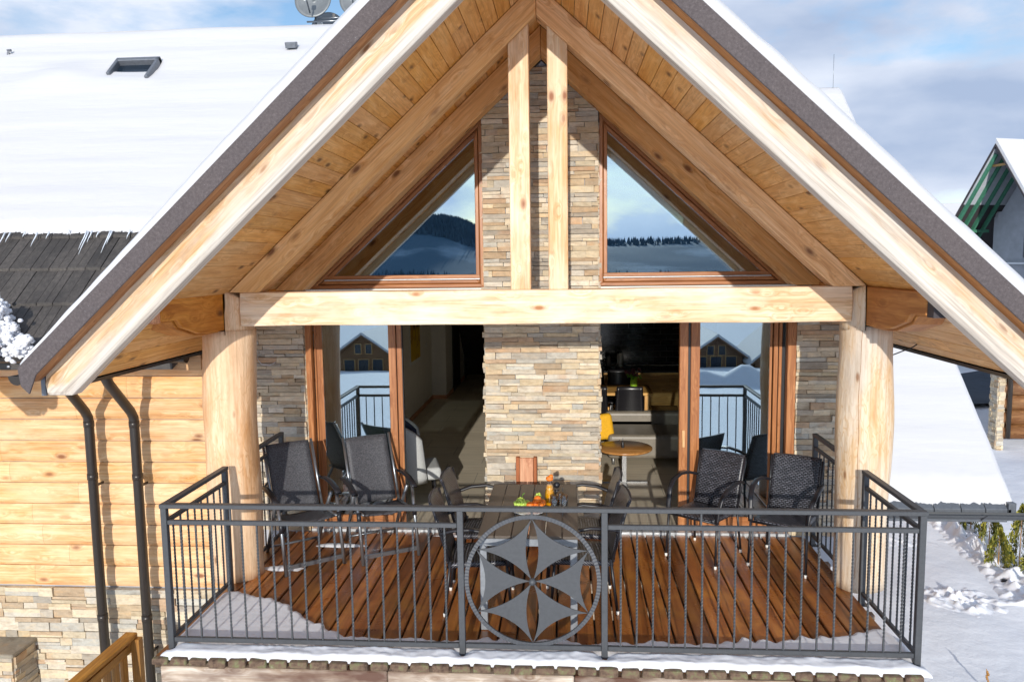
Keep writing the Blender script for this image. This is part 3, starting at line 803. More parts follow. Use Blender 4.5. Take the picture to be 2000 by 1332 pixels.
# boarded underside of the roof
def soffit():
    for s in (-1, 1):
        mb = MB(); pitch = .132; L = math.hypot(1, SL); xi = 0.0
        dx = pitch/L
        x = .002
        while x < 3.18:
            xe = min(x+dx, 3.185)
            ys = [-.10]; y = -.10+random.uniform(.3, 3.2)
            while y < 2.47: ys.append(y); y += random.uniform(1.6, 2.6)
            ys.append(2.48)
            for j in range(len(ys)-1):
                a, b = x+.0022, xe-.0022; e = random.uniform(-.0015, .0015)
                mb.prism([(X(s, a), 4.842-SL*a+e), (X(s, b), 4.842-SL*b+e), (X(s, b), 4.86-SL*b), (X(s, a), 4.86-SL*a)], ys[j]+.0012, ys[j+1]-.0012, gdir=(1, 0))
                for q in range(8):
                    k = len(mb.g)-8+q; v = mb.v[k]; mb.g[k] = Vector((v.y+x*31.3+j*7, v.x*L+x*11, 0))
            x = xe
        mb.build('soffit', M['soffit'], chalet)
soffit()

# roof body, verge sheet, eaves
def gable_roof():
    for s in (-1, 1):
        mb = MB(); mb.prism(slope_poly(s, 4.863, 5.14, .001, 3.18), .012, 5.35, gdir=(s, -SL)); o = mb.build('roof_deck', M['tile'], chalet)
        mb = MB(); mb.prism([(X(s, x), z) for x, z in [(.001, 5.165), (3.385, 5.165-SL*3.385), (3.37, 1.93), (3.315, 1.875), (3.26, 5.004-SL*3.26), (.001, 5.004)]], -.275, -.258, gdir=(s, -SL))
        mb.build('verge_sheet', M['verge'], chalet, bevel=.006, segs=2)
        mb = MB(); mb.prism(slope_poly(s, 5.012, 5.15, .002, 3.33), -.2575, -.02, gdir=(s, -SL)); mb.build('verge_soffit_board', M['vergewood'], chalet)
        mb = MB(); mb.prism(slope_poly(s, 5.0, 5.15, 3.0, 3.36), -.02, 5.3, gdir=(s, -SL)); mb.build('eave_tiles', M['tile'], chalet)
        # closed dark eave underside and fascia
        mb = MB(); mb.bb((X(s, 3.188), -.02, 1.875), (X(s, 3.30), 2.44 if s < 0 else 5.3, 1.90)); mb.bb((X(s, 3.30), -.10, 1.872), (X(s, 3.318), 2.40, 2.0)); mb.build('eave_fascia', M['gutter'], chalet)
        mb = MB(); mb.bb((X(s, 3.305), -.125, 1.84), (X(s, 3.335), -.105, 2.03)); mb.build('fascia_end_plate', M['greymetal'], chalet)
        # snow lying on the slope
        mb = MB(); wob = lambda x, y: .012*noise.noise(Vector((x*2, y*1.4, s)))+.02*noise.noise(Vector((x*.8, y*.5, s*4)))
        def fn(u, v, s=s):
            x = 3.37*u; y = -.262+5.6*v; d = (y+.262)
            th = (.10+.03*(x < 99)+wob(x, y)+.012*noise.noise(Vector((x*7, 1, s))))
            if s < 0: th *= 1-.45*(x/3.4)**2
            th *= min(1, (d+.012)/.07)**.45*min(1, (3.40-x)/.08)**.5
            th += min(.16, d*.12)*min(1, (3.4-x)/.3)
            return (X(s, x), y, 5.160-SL*x+th)
        mb.grid(fn, 130, 70, (0, 0, 0), (0, 0, -.10)); mb.build('roof_snow', M['roofsnow'], chalet)
gable_roof()

def half_gutter(mb, p0, p1, r=.062, n=8):
    prof = [(r*math.cos(math.pi+math.pi*i/n), r*math.sin(math.pi+math.pi*i/n)) for i in range(n+1)]
    prof += [((r-.006)*math.cos(math.pi+math.pi*i/n), (r-.006)*math.sin(math.pi+math.pi*i/n)) for i in range(n, -1, -1)]
    mb.sweep([p0, p1], prof, True)
    # closed end
    for p in (Vector(p0), Vector(p1)):
        t = (Vector(p1)-Vector(p0)).normalized()*.003; mb.sweep([p-t, p+t], [(r*math.cos(math.pi+math.pi*i/n), r*math.sin(math.pi+math.pi*i/n)) for i in range(n+1)], True)
def gutters():
    for s in (-1, 1):
        mb = MB(); half_gutter(mb, (X(s, 3.445), -.20, 1.985), (X(s, 3.445), 1.75 if s < 0 else 4.5, 1.955)); mb.build('gutter', M['gutter'], chalet)
    mb = MB(); half_gutter(mb, (-9, 1.84, 1.88), (-3.3, 1.84, 1.86)); g = mb.build('gutter', M['gutter'], chalet)
    mb = MB(); mb.bb((-9, 1.92, 1.72), (-3.2, 1.945, 1.86)); mb.build('eave_fascia', M['pine'], chalet)
    mb = MB(); mb.bb((-9, 1.945, 1.80), (-3.16, 2.47, 1.815)); mb.build('eave_soffit', M['pine'], chalet)
    for (x, xt, yt, zt) in ((-4.09, -4.05, 1.76, 1.665), (-4.565, -4.46, 1.76, 1.62)):
        mb = MB()
        mb.tube([(xt-.0, yt-.02, zt+.14), (xt, yt, zt+.01), (xt+(x-xt)*.15, yt+.06, zt-.06), (x, 2.20, 1.27), (x, 2.245, 1.20), (x, 2.25, 1.10), (x, 2.25, -2.6)], .047, 14)
        mb.tube([(x, 2.25, .62), (x, 2.25, .56)], .052, 14); mb.tube([(x, 2.25, -.93), (x, 2.25, -.87)], .052, 14)
        mb.tube([(x, 2.25, 1.16), (x, 2.25, 1.10)], .051, 14)
        p = mb.build('downpipe', M['gutter'], chalet)
        mb = MB()
        for z in (.48, -1.3): mb.bb((x-.008, 2.28, z-.012), (x+.008, 2.42, z+.012))
        mb.build('pipe_clamp', M['gutter'], p)
gutters()

# main roof behind on the left: bare tiles at the eave, snow above
RZ = lambda y: 1.89+SL*(y-1.896)
def main_roof():
    mb = MB(); L = math.hypot(1, SL)
    mb.prism([(1.86, RZ(1.86)-.07), (6.5, RZ(6.5)-.07), (6.5, RZ(6.5)-.16), (1.86, RZ(1.86)-.16)], -11, -5.5, 'yz', (1, 0))
    V = [(-11, 1.86), (-3.45, 1.86), (-3.30, 2.15), (-.1, 5.35), (1.0, 5.6), (1.0, 6.5), (-11, 6.5)]
    top = [(x, y, RZ(y)-.02) for x, y in V]; bot = [(x, y, RZ(y)-.12) for x, y in V]; n = len(V)
    mb.add(top+bot, [tuple(range(n)), tuple(range(n, 2*n))[::-1]]+[(i, n+i, n+(i+1) % n, (i+1) % n) for i in range(n)])
    V = [(-11, 6.5), (1.0, 6.5), (1.0, 14.0), (-11, 14.0)]; top = [(x, y, RZ(6.5)-.02-SL*(y-6.5)) for x, y in V]; bot = [(x, y, z-.12) for x, y, z in top]
    mb.add(top+bot, [(0, 1, 2, 3), (7, 6, 5, 4)]+[(i, 4+i, 4+(i+1) % 4, (i+1) % 4) for i in range(4)])
    mb.build('main_roof', M['tile'], chalet)
    # interlocking tiles on the bare strip
    mb = MB(); rows = [1.84, 2.34, 2.72, 3.10, 3.5]
    for r in range(len(rows)-1):
        y0, y1 = rows[r], rows[r+1]+.05; x = -7.2+random.uniform(0, .2)
        while x < -3.0:
            wd = random.choice([.13, .17, .2, .24]); xe = x+wd
            lim = -(5.45-y0)+.10
            if x > lim: break
            e = random.uniform(-.004, .004); a = (x+.003, xe-.003)
            zf, zb = RZ(y0)+.045+e, RZ(y1)+.012+e
            V = [(a[0], y0, zf), (a[1], y0, zf), (a[1], y1, zb), (a[0], y1, zb), (a[0], y0, zf-.035), (a[1], y0, zf-.035), (a[1], y1, zb-.03), (a[0], y1, zb-.03)]
            G = [((v[1])*1.36, v[0], v[2]) for v in V]
            mb.add(V, [(0, 1, 2, 3), (7, 6, 5, 4), (0, 4, 5, 1), (1, 5, 6, 2), (2, 6, 7, 3), (3, 7, 4, 0)], G)
            # shallow rib pressed into the tile
            if wd > .15:
                xm = x+wd*.5
                mb.add([(xm-.008, y0, zf), (xm+.008, y0, zf), (xm+.008, y1, zb), (xm-.008, y1, zb), (xm, y0, zf+.010), (xm, y1, zb+.010)], [(0, 4, 5, 3), (4, 1, 2, 5), (0, 1, 4), (3, 5, 2)], None, (.3, .5, 0))
            x = xe
    mb.build('roof_tiles', M['tile'], chalet, bevel=.004)
    mb = MB()
    def edge(x): return 3.13+.025*noise.noise(Vector((x*3, 0, 0)))+.012*noise.noise(Vector((x*14, 2, 0)))+.016*noise.noise(Vector((x*34, 6, 0)))
    def fn(u, v):
        y0 = edge(-11+8.5*u)
        y = y0+(6.62-y0)*v**1.35
        lim = min(1.15, -(5.45-y)+.32); x = -11+(lim+11)*u
        d = y-y0
        th = .115+.02*noise.noise(Vector((x*.7, y*.9, 0)))+.010*math.sin(y*11+.5*noise.noise(Vector((x*.3, y, 0))))*min(1, max(0, y-3.6)) + .014*noise.noise(Vector((x*.25, y*7, 3)))
        th *= min(1, (d+.006)/.12)**.5
        # dip round the skylight and a drift near the left valley
        q = math.exp(-((x+5.77)/.33)**6-((y-5.70)/.09)**4); th -= .08*q; th += .03*math.exp(-((x+5.77)/.45)**4-((y-5.36)/.16)**2)
        th += .10*math.exp(-((x+6.75)/.5)**2-((y-5.5)/.22)**2)
        z = RZ(y)+th
        if y > 6.35: z -= (y-6.35)**2*1.6
        return (x, y, z)
    mb.grid(fn, 620, 120, (0, 0, 0), (0, .03, -.16)); mb.build('roof_snow', M['roofsnow'], chalet)
    mb = MB(); mb.grid(lambda u, v: (-11+12.1*u, 6.58+3.4*v, RZ(6.5)+.10-SL*3.4*v+.02*noise.noise(Vector((u*9, v*4, 0)))), 60, 14, (0, 0, 0), (0, 0, -.1)); mb.build('roof_snow', M['roofsnow'], chalet)
    # icicles
    for (x, L) in ((-5.93, .16), (-5.87, .1), (-5.55, .14), (-5.42, .07), (-4.99, .19), (-4.965, .24), (-4.93, .12), (-4.72, .24), (-4.70, .13), (-4.50, .09), (-5.2, .05), (-4.85, .06), (-5.7, .05)):
        mb = MB(); y = edge(x)-.03; z = RZ(y)+.06
        z += .03; mb.tube([(x, y, z), (x+.002, y-L*.3, z-L*.36), (x-.003, y-L*.6, z-L*.72), (x, y-L*.9, z-L*1.08)], .008, 7, [1.1, .85, .5, .1]); mb.build('icicle', M['ice'], chalet)
main_roof()
def skylight():
    sk = MB(); A = lambda x, y, h: Vector((x, y, RZ(y)+h))
    def bar(p, q, w, h):
        d = (q-p).normalized(); n = Vector((0, -SL, 1)).normalized(); a = d.cross(n).normalized()
        sk.add([p-a*w/2, p+a*w/2, q+a*w/2, q-a*w/2, p-a*w/2+n*h, p+a*w/2+n*h, q+a*w/2+n*h, q-a*w/2+n*h], [(0, 1, 2, 3), (4, 7, 6, 5), (0, 4, 5, 1), (1, 5, 6, 2), (2, 6, 7, 3), (3, 7, 4, 0)])
    bar(A(-6.07, 5.80, .02), A(-5.43, 5.80, .02), .08, .13); bar(A(-6.045, 5.82, .02), A(-6.045, 5.53, .02), .05, .13); bar(A(-5.455, 5.82, .02), A(-5.455, 5.44, .02), .05, .13)
    o = sk.build('skylight', M['greymetal'], chalet, bevel=.008)
    mb = MB(); P = [A(-6.02, 5.77, .09), A(-5.48, 5.77, .09), A(-5.48, 5.3, .02), A(-6.02, 5.3, .02)]
    mb.add(P+[p-Vector((0, 0, .02)) for p in P], [(0, 1, 2, 3), (7, 6, 5, 4), (0, 4, 5, 1), (1, 5, 6, 2), (2, 6, 7, 3), (3, 7, 4, 0)]); mb.build('pane', M['darkglass'], o)
skylight()
for (x, y, w_, h_) in ((-3.60, 5.93, .15, .08), (-7.84, 6.02, .05, .035)):
    mb = MB(); z = RZ(y)+.10; mb.tube([(x-.03, y, z-.1), (x-.03, y, z+.04)], .022, 10); mb.box((x, y-.02, z+.06), (w_, min(.11, w_), h_), Matrix.Rotation(.3, 3, 'X')); mb.build('roof_vent', M['greymetal'], chalet, bevel=.012, segs=2)

# ------------------------------------------------------------ windows and doors of the gable wall
def tri_window(s):
    xa = .585 if s < 0 else .54       # inner edge from ridge axis
    xa = abs((-.562 if s < 0 else .562)-CX); top = lambda x: 4.60-SL*x; zb = 2.452
    xb = (4.60-zb)/SL; Y0 = 2.47
    fr = MB()
    def band(o0, o1, y0, y1):        # frame band between insets o0 and o1 (insets measured in metres)
        def tri(o):
            a = xa+o; z = zb+o; k = 4.60-o*1.36; return [(X(s, a), z), (X(s, (k-z)/SL), z), (X(s, a), k-SL*a)]
        T0, T1 = tri(o0), tri(o1)
        for i in range(3):
            j = (i+1) % 3; P = [T0[i], T0[j], T1[j], T1[i]]; d = (T0[j][0]-T0[i][0], T0[j][1]-T0[i][1]); fr.prism(P, y0, y1, gdir=d)
    band(0, .034, Y0, Y0+.07); band(.0345, .042, Y0+.03, Y0+.08); band(.0425, .078, Y0+.018, Y0+.08); 
    o = fr.build('gable_window', M['frame'], chalet, bevel=.004)
    # layered sill rails
    mb = MB(); a, b = X(s, xa+.04), X(s, xb-.16)
    mb.bb((min(a, b), Y0+.012, zb+.088), (max(a, b), Y0+.06, zb+.125), 0); mb.build('bottom_rail', M['frame'], o, bevel=.004)
    mb = MB(); mb.bb((min(a, b), Y0-.004, zb+.0785), (max(a, b)+0, Y0+.03, zb+.087), 0); mb.build('drip_rail', M['whitealu'], o)
    mb = MB(); a_ = xa+.079; z = zb+.127; k = 4.60-.079*1.36
    mb.prism([(X(s, a_), z), (X(s, (k-z)/SL), z), (X(s, a_), k-SL*a_)], Y0+.045, Y0+.057); mb.build('pane', M['glass'], o)
tri_window(-1); tri_window(1)

def door_left():
    f = MB(); f.bb((-2.37, 2.440, .02), (-2.312, 2.520, 2.30), 2); f.bb((-2.30, 2.500, .02), (-2.285, 2.560, 2.3), 2); f.bb((-2.31, 2.525, .02), (-2.22, 2.570, 2.3), 2)
    f.bb((-2.37, 2.47, 2.20), (-.56, 2.560, 2.30), 0)
    d = f.build('sliding_door', M['frame'], chalet, bevel=.004)
    mb = MB(); mb.bb((-2.275, 2.540, .022), (-2.245, 2.580, 2.3), 2); mb.build('jamb_seal', M['black'], d)
    mb = MB(); mb.bb((-1.535, 2.475, .03), (-1.462, 2.540, 2.2), 2); mb.bb((-1.455, 2.490, .03), (-1.405, 2.540, 2.2), 2); mb.bb((-2.22, 2.500, .03), (-1.54, 2.540, .13), 0); mb.build('door_stile', M['frame'], d, bevel=.004)
    mb = MB(); mb.bb((-1.462, 2.515, .03), (-1.455, 2.540, 2.2), 2); mb.bb((-1.405, 2.500, .03), (-1.398, 2.540, 2.2), 2); mb.build('door_seal', M['black'], d)
    mb = MB(); mb.bb((-2.22, 2.515, .13), (-1.535, 2.525, 2.2)); mb.build('pane', M['glass'], d)
def door_right():
    f = MB(); f.bb((2.36, 2.440, .02), (2.44, 2.520, 2.3), 2); f.bb((2.245, 2.505, .02), (2.285, 2.560, 2.3), 2); f.bb((2.295, 2.510, .02), (2.325, 2.560, 2.3), 2); f.bb((2.205, 2.520, .02), (2.235, 2.560, 2.3), 2)
    f.bb((.555, 2.47, 2.20), (2.44, 2.560, 2.30), 0)
    d = f.build('sliding_door', M['frame'], chalet, bevel=.004)
    mb = MB(); mb.bb((2.285, 2.540, .022), (2.295, 2.570, 2.3), 2); mb.bb((2.325, 2.540, .022), (2.36, 2.570, 2.3), 2); mb.build('jamb_seal', M['black'], d)
    mb = MB(); mb.bb((1.34, 2.470, .03), (1.422, 2.530, 2.2), 2); mb.bb((1.448, 2.470, .03), (1.535, 2.530, 2.2), 2); mb.bb((1.535, 2.490, .03), (2.205, 2.530, .15), 0); mb.build('door_stile', M['frame'], d, bevel=.004)
    mb = MB(); mb.bb((1.422, 2.500, .03), (1.448, 2.530, 2.2), 2); mb.build('door_seal', M['black'], d)
    mb = MB(); mb.bb((1.535, 2.505, .15), (2.205, 2.515, 2.2)); mb.build('pane', M['glass'], d)
    mb = MB(); mb.bb((1.367, 2.452, .86), (1.395, 2.469, 1.03), 2); mb.build('door_handle', M['pine'], d, bevel=.004)
door_left(); door_right()
mb = MB(); mb.tube([(-2.84, 2.43, 1.83), (-2.85, 2.40, 1.76), (-2.80, 2.38, 1.71), (-2.72, 2.38, 1.70), (-2.66, 2.40, 1.73)], .005, 6); tag(mb.build('cable', M['whitealu']), 'short pale cable curling out of the left stone pier', 'cable')
mb = MB(); mb.tube([(2.80, 1.5, 1.86), (2.95, 1.5, 1.89), (3.10, 1.5, 1.95), (3.17, 1.5, 2.0)], .005, 6); tag(mb.build('cable', M['black']), 'thin black cable hanging from the right eave beside the log post', 'cable')

# ------------------------------------------------------------ interior shell
def interior():
    mb = MB(); mb.bb((-2.95, 2.53, -.03), (2.97, 14.9, .012)); mb.build('interior_floor', M['floor_in'], chalet)
    mb = MB(); mb.bb((-2.95, 2.80, 2.36), (2.97, 14.9, 2.44)); mb.bb((-2.40, 2.50, 2.31), (2.46, 2.8, 2.445)); mb.build('interior_ceiling', M['ceil_in'], chalet)
    mb = MB()
    mb.bb((-2.52, 2.76, .0), (-2.40, 9.75, 2.36)); mb.bb((-2.52, 9.75, 0), (-2.12, 9.9, 2.36)); mb.bb((-2.25, 9.9, 0), (-2.12, 14.7, 2.36)); mb.bb((-2.3, 14.6, 0), (3.0, 14.8, 2.36))
    mb.bb((-.20, 2.79, 0), (-.08, 14.6, 2.36)); mb.bb((2.85, 2.7, 0), (2.97, 14.7, 2.36)); mb.bb((-.08, 8.42, 0), (2.85, 8.5, 2.36))
    mb.build('interior_wall', M['wall_in'], chalet)
    mb = MB(); mb.bb((-2.398, 2.8, .012), (-2.385, 9.75, .09)); mb.bb((-2.385, 9.735, .012), (-2.12, 9.749, .09)); mb.bb((-2.119, 9.75, .012), (-2.107, 14.6, .09)); mb.build('skirting_board', M['reddish'], chalet)
    mb = MB(); mb.bb((-2.118, 10.6, .012), (-2.10, 11.6, 2.1)); mb.bb((-2.118, 12.4, .012), (-2.10, 13.3, 2.1)); mb.build('interior_door', M['door_in'], chalet)
    mb = MB(); mb.bb((-.078, 8.405, .86), (2.84, 8.42, 2.355)); mb.build('tiled_splashback', M['btile'], chalet)
    # upper room behind the gable windows
    mb = MB(); mb.prism([(-2.4, 2.45), (2.44, 2.45), (.02, 4.75)], 5.1, 5.2); mb.build('gable_back_wall', M['wall_in'], chalet)
interior()

# ------------------------------------------------------------ balcony railing
XL, XR, HR = -2.574, 2.554, 1.05
def railing():
    r = thing('balcony_railing', 'dark grey iron railing round the balcony with a six-petal rosette medallion', 'railing', (0, 0, 0))
    def post(x, y, z0=-.06, z1=1.03):
        mb = MB(); mb.bb((x-.021, y-.021, z0), (x+.021, y+.021, z1), 2); mb.bb((x-.045, y-.04, z0-.0), (x+.045, y+.04, z0+.008)); mb.build('post', M['iron'], r, bevel=.003)
    for (x, y) in ((XL, 0), (XR, 0), (XL, .956), (XR, .956), (-2.575, 2.22), (2.57, 2.22)): post(x, y, -.03 if y else -.04)
    post(-.489, 0, -.05); post(.489, 0, -.05)
    def rail(p, q, name, w, h):
        mb = MB(); p, q = Vector(p), Vector(q); d = (q-p).normalized(); a = d.cross(Vector((0, 0, 1))).normalized()
        mb.sweep([p, q], [(-w/2, -h/2), (w/2, -h/2), (w/2, h/2), (-w/2, h/2)], True); mb.build(name, M['iron'], r, bevel=.004)
    rail((XL-.027, 0, 1.04), (XR+.027, 0, 1.04), 'top_rail', .052, .030)
    for x in (XL, XR):
        rail((x, .027, 1.04), (x, .98, 1.04), 'top_rail', .05, .030)
        rail((x, .0215, .922), (x, .934, .922), 'middle_rail', .03, .03); rail((x, .0215, .072), (x, .934, .072), 'bottom_rail', .028, .03)
    for s, x in ((-1, -2.575), (1, 2.57)):
        rail((x, 1.34, 1.04), (x, 2.245, 1.04), 'top_rail', .045, .03); rail((x, 1.34, .922), (x, 2.198, .922), 'middle_rail', .03, .028); rail((x, 1.34, .072), (x, 2.198, .072), 'bottom_rail', .03, .028)
    for a, b in ((XL+.0215, -.511), (.511, XR-.0215)): rail((a, 0, .922), (b, 0, .922), 'middle_rail', .03, .032)
    for a, b in ((XL+.0215, -.511), (-.467, .467), (.511, XR-.0215)): rail((a, 0, .066), (b, 0, .066), 'bottom_rail', .03, .034)
    def bar_mesh(h):      # twisted square bar
        mb = MB(); n = int(h/.0085); V = []
        for i in range(n+1):
            t = i/n; z = t*h; a = (z/.05)*math.pi/2*2 if .1 < t < .94 else 0
            for k in range(4):
                th = a+math.pi/4+k*math.pi/2; V.append((.0080*math.cos(th), .0080*math.sin(th), z))
        F = [(i*4+k, i*4+(k+1) % 4, (i+1)*4+(k+1) % 4, (i+1)*4+k) for i in range(n) for k in range(4)]
        mb.add(V, F, None, (.5, .5, .5)); o = mb.build('baluster', M['iron'], r, local=True); return o
    b0 = bar_mesh(.826); first = True; spots = []
    for a, b, n in ((XL, -.489, 18), (.489, XR, 18)):
        for i in range(1, n+1): spots.append((a+(b-a)*i/(n+1), 0))
    for x in (XL, XR):
        for i in range(1, 9): spots.append((x, .956*i/9))
    for x in (-2.575, 2.57):
        for i in range(0, 7): spots.append((x, 1.38+.118*i))
    for (x, y) in spots:
        o = b0 if first else b0.copy()
        if not first: COL.objects.link(o)
        first = False; o.parent = r; o.location = (x, y, .084)
    for x, y in ((-2.10, 0), (1.13, 0)):   # two short stubs up to the handrail
        mb = MB(); mb.bb((x-.006, y-.006, .937), (x+.006, y+.006, 1.026)); mb.build('baluster', M['iron'], r)
    # medallion
    Rm, cz = .452, .535
    mb = MB(); N = 240; V = []; 
    for i in range(N):
        a = 2*math.pi*i/N; k = .0016 if i % 2 else 0
        for (rr, y) in ((Rm+.013+k, -.007), (Rm+.013+k, .007), (Rm-.013-k, .007), (Rm-.013-k, -.007)): V.append((rr*math.cos(a), y-(k if y < 0 else -k), cz+rr*math.sin(a)))
    F = [(i*4+k, i*4+(k+1) % 4, ((i+1) % N)*4+(k+1) % 4, ((i+1) % N)*4+k) for i in range(N) for k in range(4)]
    mb.add(V, F, None, (.5, .5, .5)); med = mb.build('medallion', M['ring'], r)
    for (a, b) in ((cz+Rm+.0, 1.026), (.083, cz-Rm+.0)):
        mb = MB(); mb.bb((-.008, -.006, a), (.008, .006, b)); mb.build('link_bar', M['iron'], med)
    for k in range(6):
        a0, a1 = R(30+60*k), R(90+60*k); Rp = Rm-.012
        P = [Vector((0.014*math.cos((a0+a1)/2), 0.014*math.sin((a0+a1)/2))), Vector((Rp*math.cos(a0), Rp*math.sin(a0))), Vector((Rp*math.cos(a1), Rp*math.sin(a1)))]
        cen = (P[0]+P[1]+P[2])/3; poly = []; perp = lambda p, q: (lambda n: n if n.dot(cen-(p+q)/2) > 0 else -n)(Vector((-(q-p).y, (q-p).x)).normalized())
        for i in range(3):
            p, q = P[i], P[(i+1) % 3]; m_ = (p+q)/2; d = perp(p, q)*(.040 if i != 1 else .058)
            for j in range(10):
                t = j/10; poly.append(p*(1-t)+q*t+d*4*t*(1-t))
        mb = MB(); mb.prism([(v.x, cz+v.y) for v in poly], -.004, .004); mb.build('petal', M['iron'], med)
    mb = MB(); mb.ball((0, -.012, cz), .026, 16); mb.build('hub', M['iron'], med)
railing()

# ------------------------------------------------------------ chairs
def wicker_chair(label):
    t = thing('wicker_armchair', label, 'chair', (0, 0, 0), 0, 'black wicker armchairs on the balcony')
    mb = MB()   # seat
    def fs(u, v): 
        x = -.215+.43*u; y = -.235+.45*v; return (x, y, .43-.012*math.sin(math.pi*u)-.02*v)
    mb.grid(fs, 10, 10, (0, 0, 0), (0, 0, -.035)); mb.build('seat', M['wicker'], t, local=True)
    mb = MB()
    def fb(u, v):
        z = .40+.49*v; hw = .205+.018*v-.01*v*v; x = (-1+2*u)*hw; y = .20+.13*v+.02*math.sin(math.pi*u)*(.4+.6*v)-.02*math.sin(math.pi*v); return (x, y, z-.004*(2*u-1)**2*v)
    mb.grid(fb, 14, 14, (0, 0, 0), (0, .024, .004)); mb.build('backrest', M['wicker'], t, local=True)
    for s in (-1, 1):
        mb = MB(); mb.tube([(s*.212, .195, .38), (s*.224, .27, .66), (s*.226, .325, .875)], .011, 8); mb.build('back_frame', M['black'], t, local=True)
        mb = MB(); P = [(s*.232, .27, .655), (s*.262, .16, .69), (s*.275, .03, .70), (s*.272, -.10, .675), (s*.258, -.19, .61), (s*.245, -.23, .50), (s*.238, -.245, .40)]
        sm = []
        for i in range(len(P)-1):
            for j in range(4): t_ = j/4; sm.append(tuple(P[i][q]*(1-t_)+P[i+1][q]*t_ for q in range(3)))
        sm.append(P[-1])
        mb.sweep(sm, [(-.021, -.007), (-.012, -.012), (.012, -.012), (.021, -.007), (.021, .007), (.012, .012), (-.012, .012), (-.021, .007)], True, smooth=True); mb.build('armrest', M['black'], t, local=True)
        for (x, y, xt, yt, zt) in ((s*.245, -.27, s*.238, -.235, .43), (s*.235, .245, s*.215, .195, .43)):
            mb = MB(); mb.tube([(x, y, .022), ((x+xt)/2, (y+yt)/2, zt/2), (xt, yt, zt)], .0115, 8); leg = mb.build('leg', M['black'], t, local=True)
            mb = MB(); mb.tube([(x, y, 0), (x, y, .028)], .0125, 8); mb.build('foot_cap', M['whitecap'], leg, local=True)
    for y in (-.235, .205):
        mb = MB(); mb.tube([(-.225, y, .395), (.225, y, .395)], .010, 8); mb.build('seat_frame', M['black'], t, local=True)
    return t
w0 = wicker_chair('black wicker armchair angled towards the table beside the right door stiles')
w0.location = (1.50, 1.90, .001); w0.rotation_euler.z = R(-38)
for (x, y, a, lab) in ((2.18, 1.74, -31, 'black wicker armchair standing beside the right log post'),
                       (-.47, .80, 93, 'black wicker armchair at the left side of the table, nearer the railing'),
                       (-.47, 1.40, 88, 'black wicker armchair at the left side of the table, nearer the stone column'),
                       (.36, .86, -86, 'black wicker armchair at the right side of the table, nearer the railing'),
                       (.34, 1.44, -91, 'black wicker armchair at the right side of the table, nearer the stone column')):
    dup(w0, (x, y, .001), R(a), lab)

def recliner(label):
    t = thing('recliner_chair', label, 'chair', (0, 0, 0), 0, 'dark mesh recliners left of the table')
    b0, b1 = Vector((0, .14, .42)), Vector((0, .42, 1.005)); s0, s1 = Vector((0, -.27, .44)), Vector((0, .15, .405))
    mb = MB(); mb.grid(lambda u, v: (-.205+.41*u, b0.y+(b1.y-b0.y)*v+.02*math.sin(math.pi*u), b0.z+(b1.z-b0.z)*v), 8, 12, (0, 0, 0), (0, .010, 0)); mb.build('backrest', M['meshfab'], t, local=True)
    mb = MB(); mb.grid(lambda u, v: (-.215+.43*u, s0.y+(s1.y-s0.y)*v, s0.z+(s1.z-s0.z)*v-.015*math.sin(math.pi*u)), 8, 6, (0, 0, 0), (0, 0, -.010)); mb.build('seat', M['meshfab'], t, local=True)
    for s in (-1, 1):
        mb = MB(); mb.tube([(s*.228, b0.y-.01, b0.z), (s*.228, b1.y, b1.z+.01)], .013, 10); mb.build('back_frame', M['alu'], t, local=True)
        mb = MB(); mb.tube([(s*.228, s0.y, s0.z), (s*.228, s1.y+.02, s1.z)], .012, 10); mb.build('seat_frame', M['alu'], t, local=True)
        mb = MB(); P = [(s*.285, .27, .655), (s*.287, .16, .672), (s*.287, 0, .665), (s*.285, -.13, .64), (s*.282, -.20, .615)]
        mb.sweep(P, [(-.026, -.008), (.026, -.008), (.028, .004), (.018, .012), (-.018, .012), (-.028, .004)], True, smooth=True); mb.build('armrest', M['black'], t, local=True)
        mb = MB(); mb.tube([(s*.262, -.335, 0), (s*.262, -.245, .36), (s*.27, -.16, .63)], .0165, 10); mb.build('leg', M['alu'], t, local=True)
        mb = MB(); mb.tube([(s*.246, .36, 0), (s*.246, .12, .36), (s*.255, -.06, .60)], .0165, 10); mb.build('leg', M['alu'], t, local=True)
        mb = MB(); mb.tube([(s*.262, -.245, .36), (s*.262, -.225, .46)], .021, 10); mb.build('leg_joint', M['black'], t, local=True)
        mb = MB(); mb.tube([(s*.228, .27, .70), (s*.27, .25, .66)], .01, 8); mb.build('arm_hinge', M['black'], t, local=True)
    mb = MB(); mb.sweep([(-.262, -.318, .07), (.262, -.318, .07)], [(-.008, -.018), (.008, -.018), (.008, .018), (-.008, .018)], True); mb.build('stretcher', M['alu'], t, local=True)
    mb = MB(); mb.tube([(-.246, .33, .05), (.246, .33, .05)], .012, 8); mb.build('stretcher', M['alu'], t, local=True)
    return t
c0 = recliner('grey mesh recliner beside the left log post, its back to the stone pier')
c0.location = (-2.185, 1.66, .001); c0.rotation_euler.z = R(36)
dup(c0, (-1.53, 1.92, .001), R(30), 'grey mesh recliner in front of the left door glass, with a bright side tube')

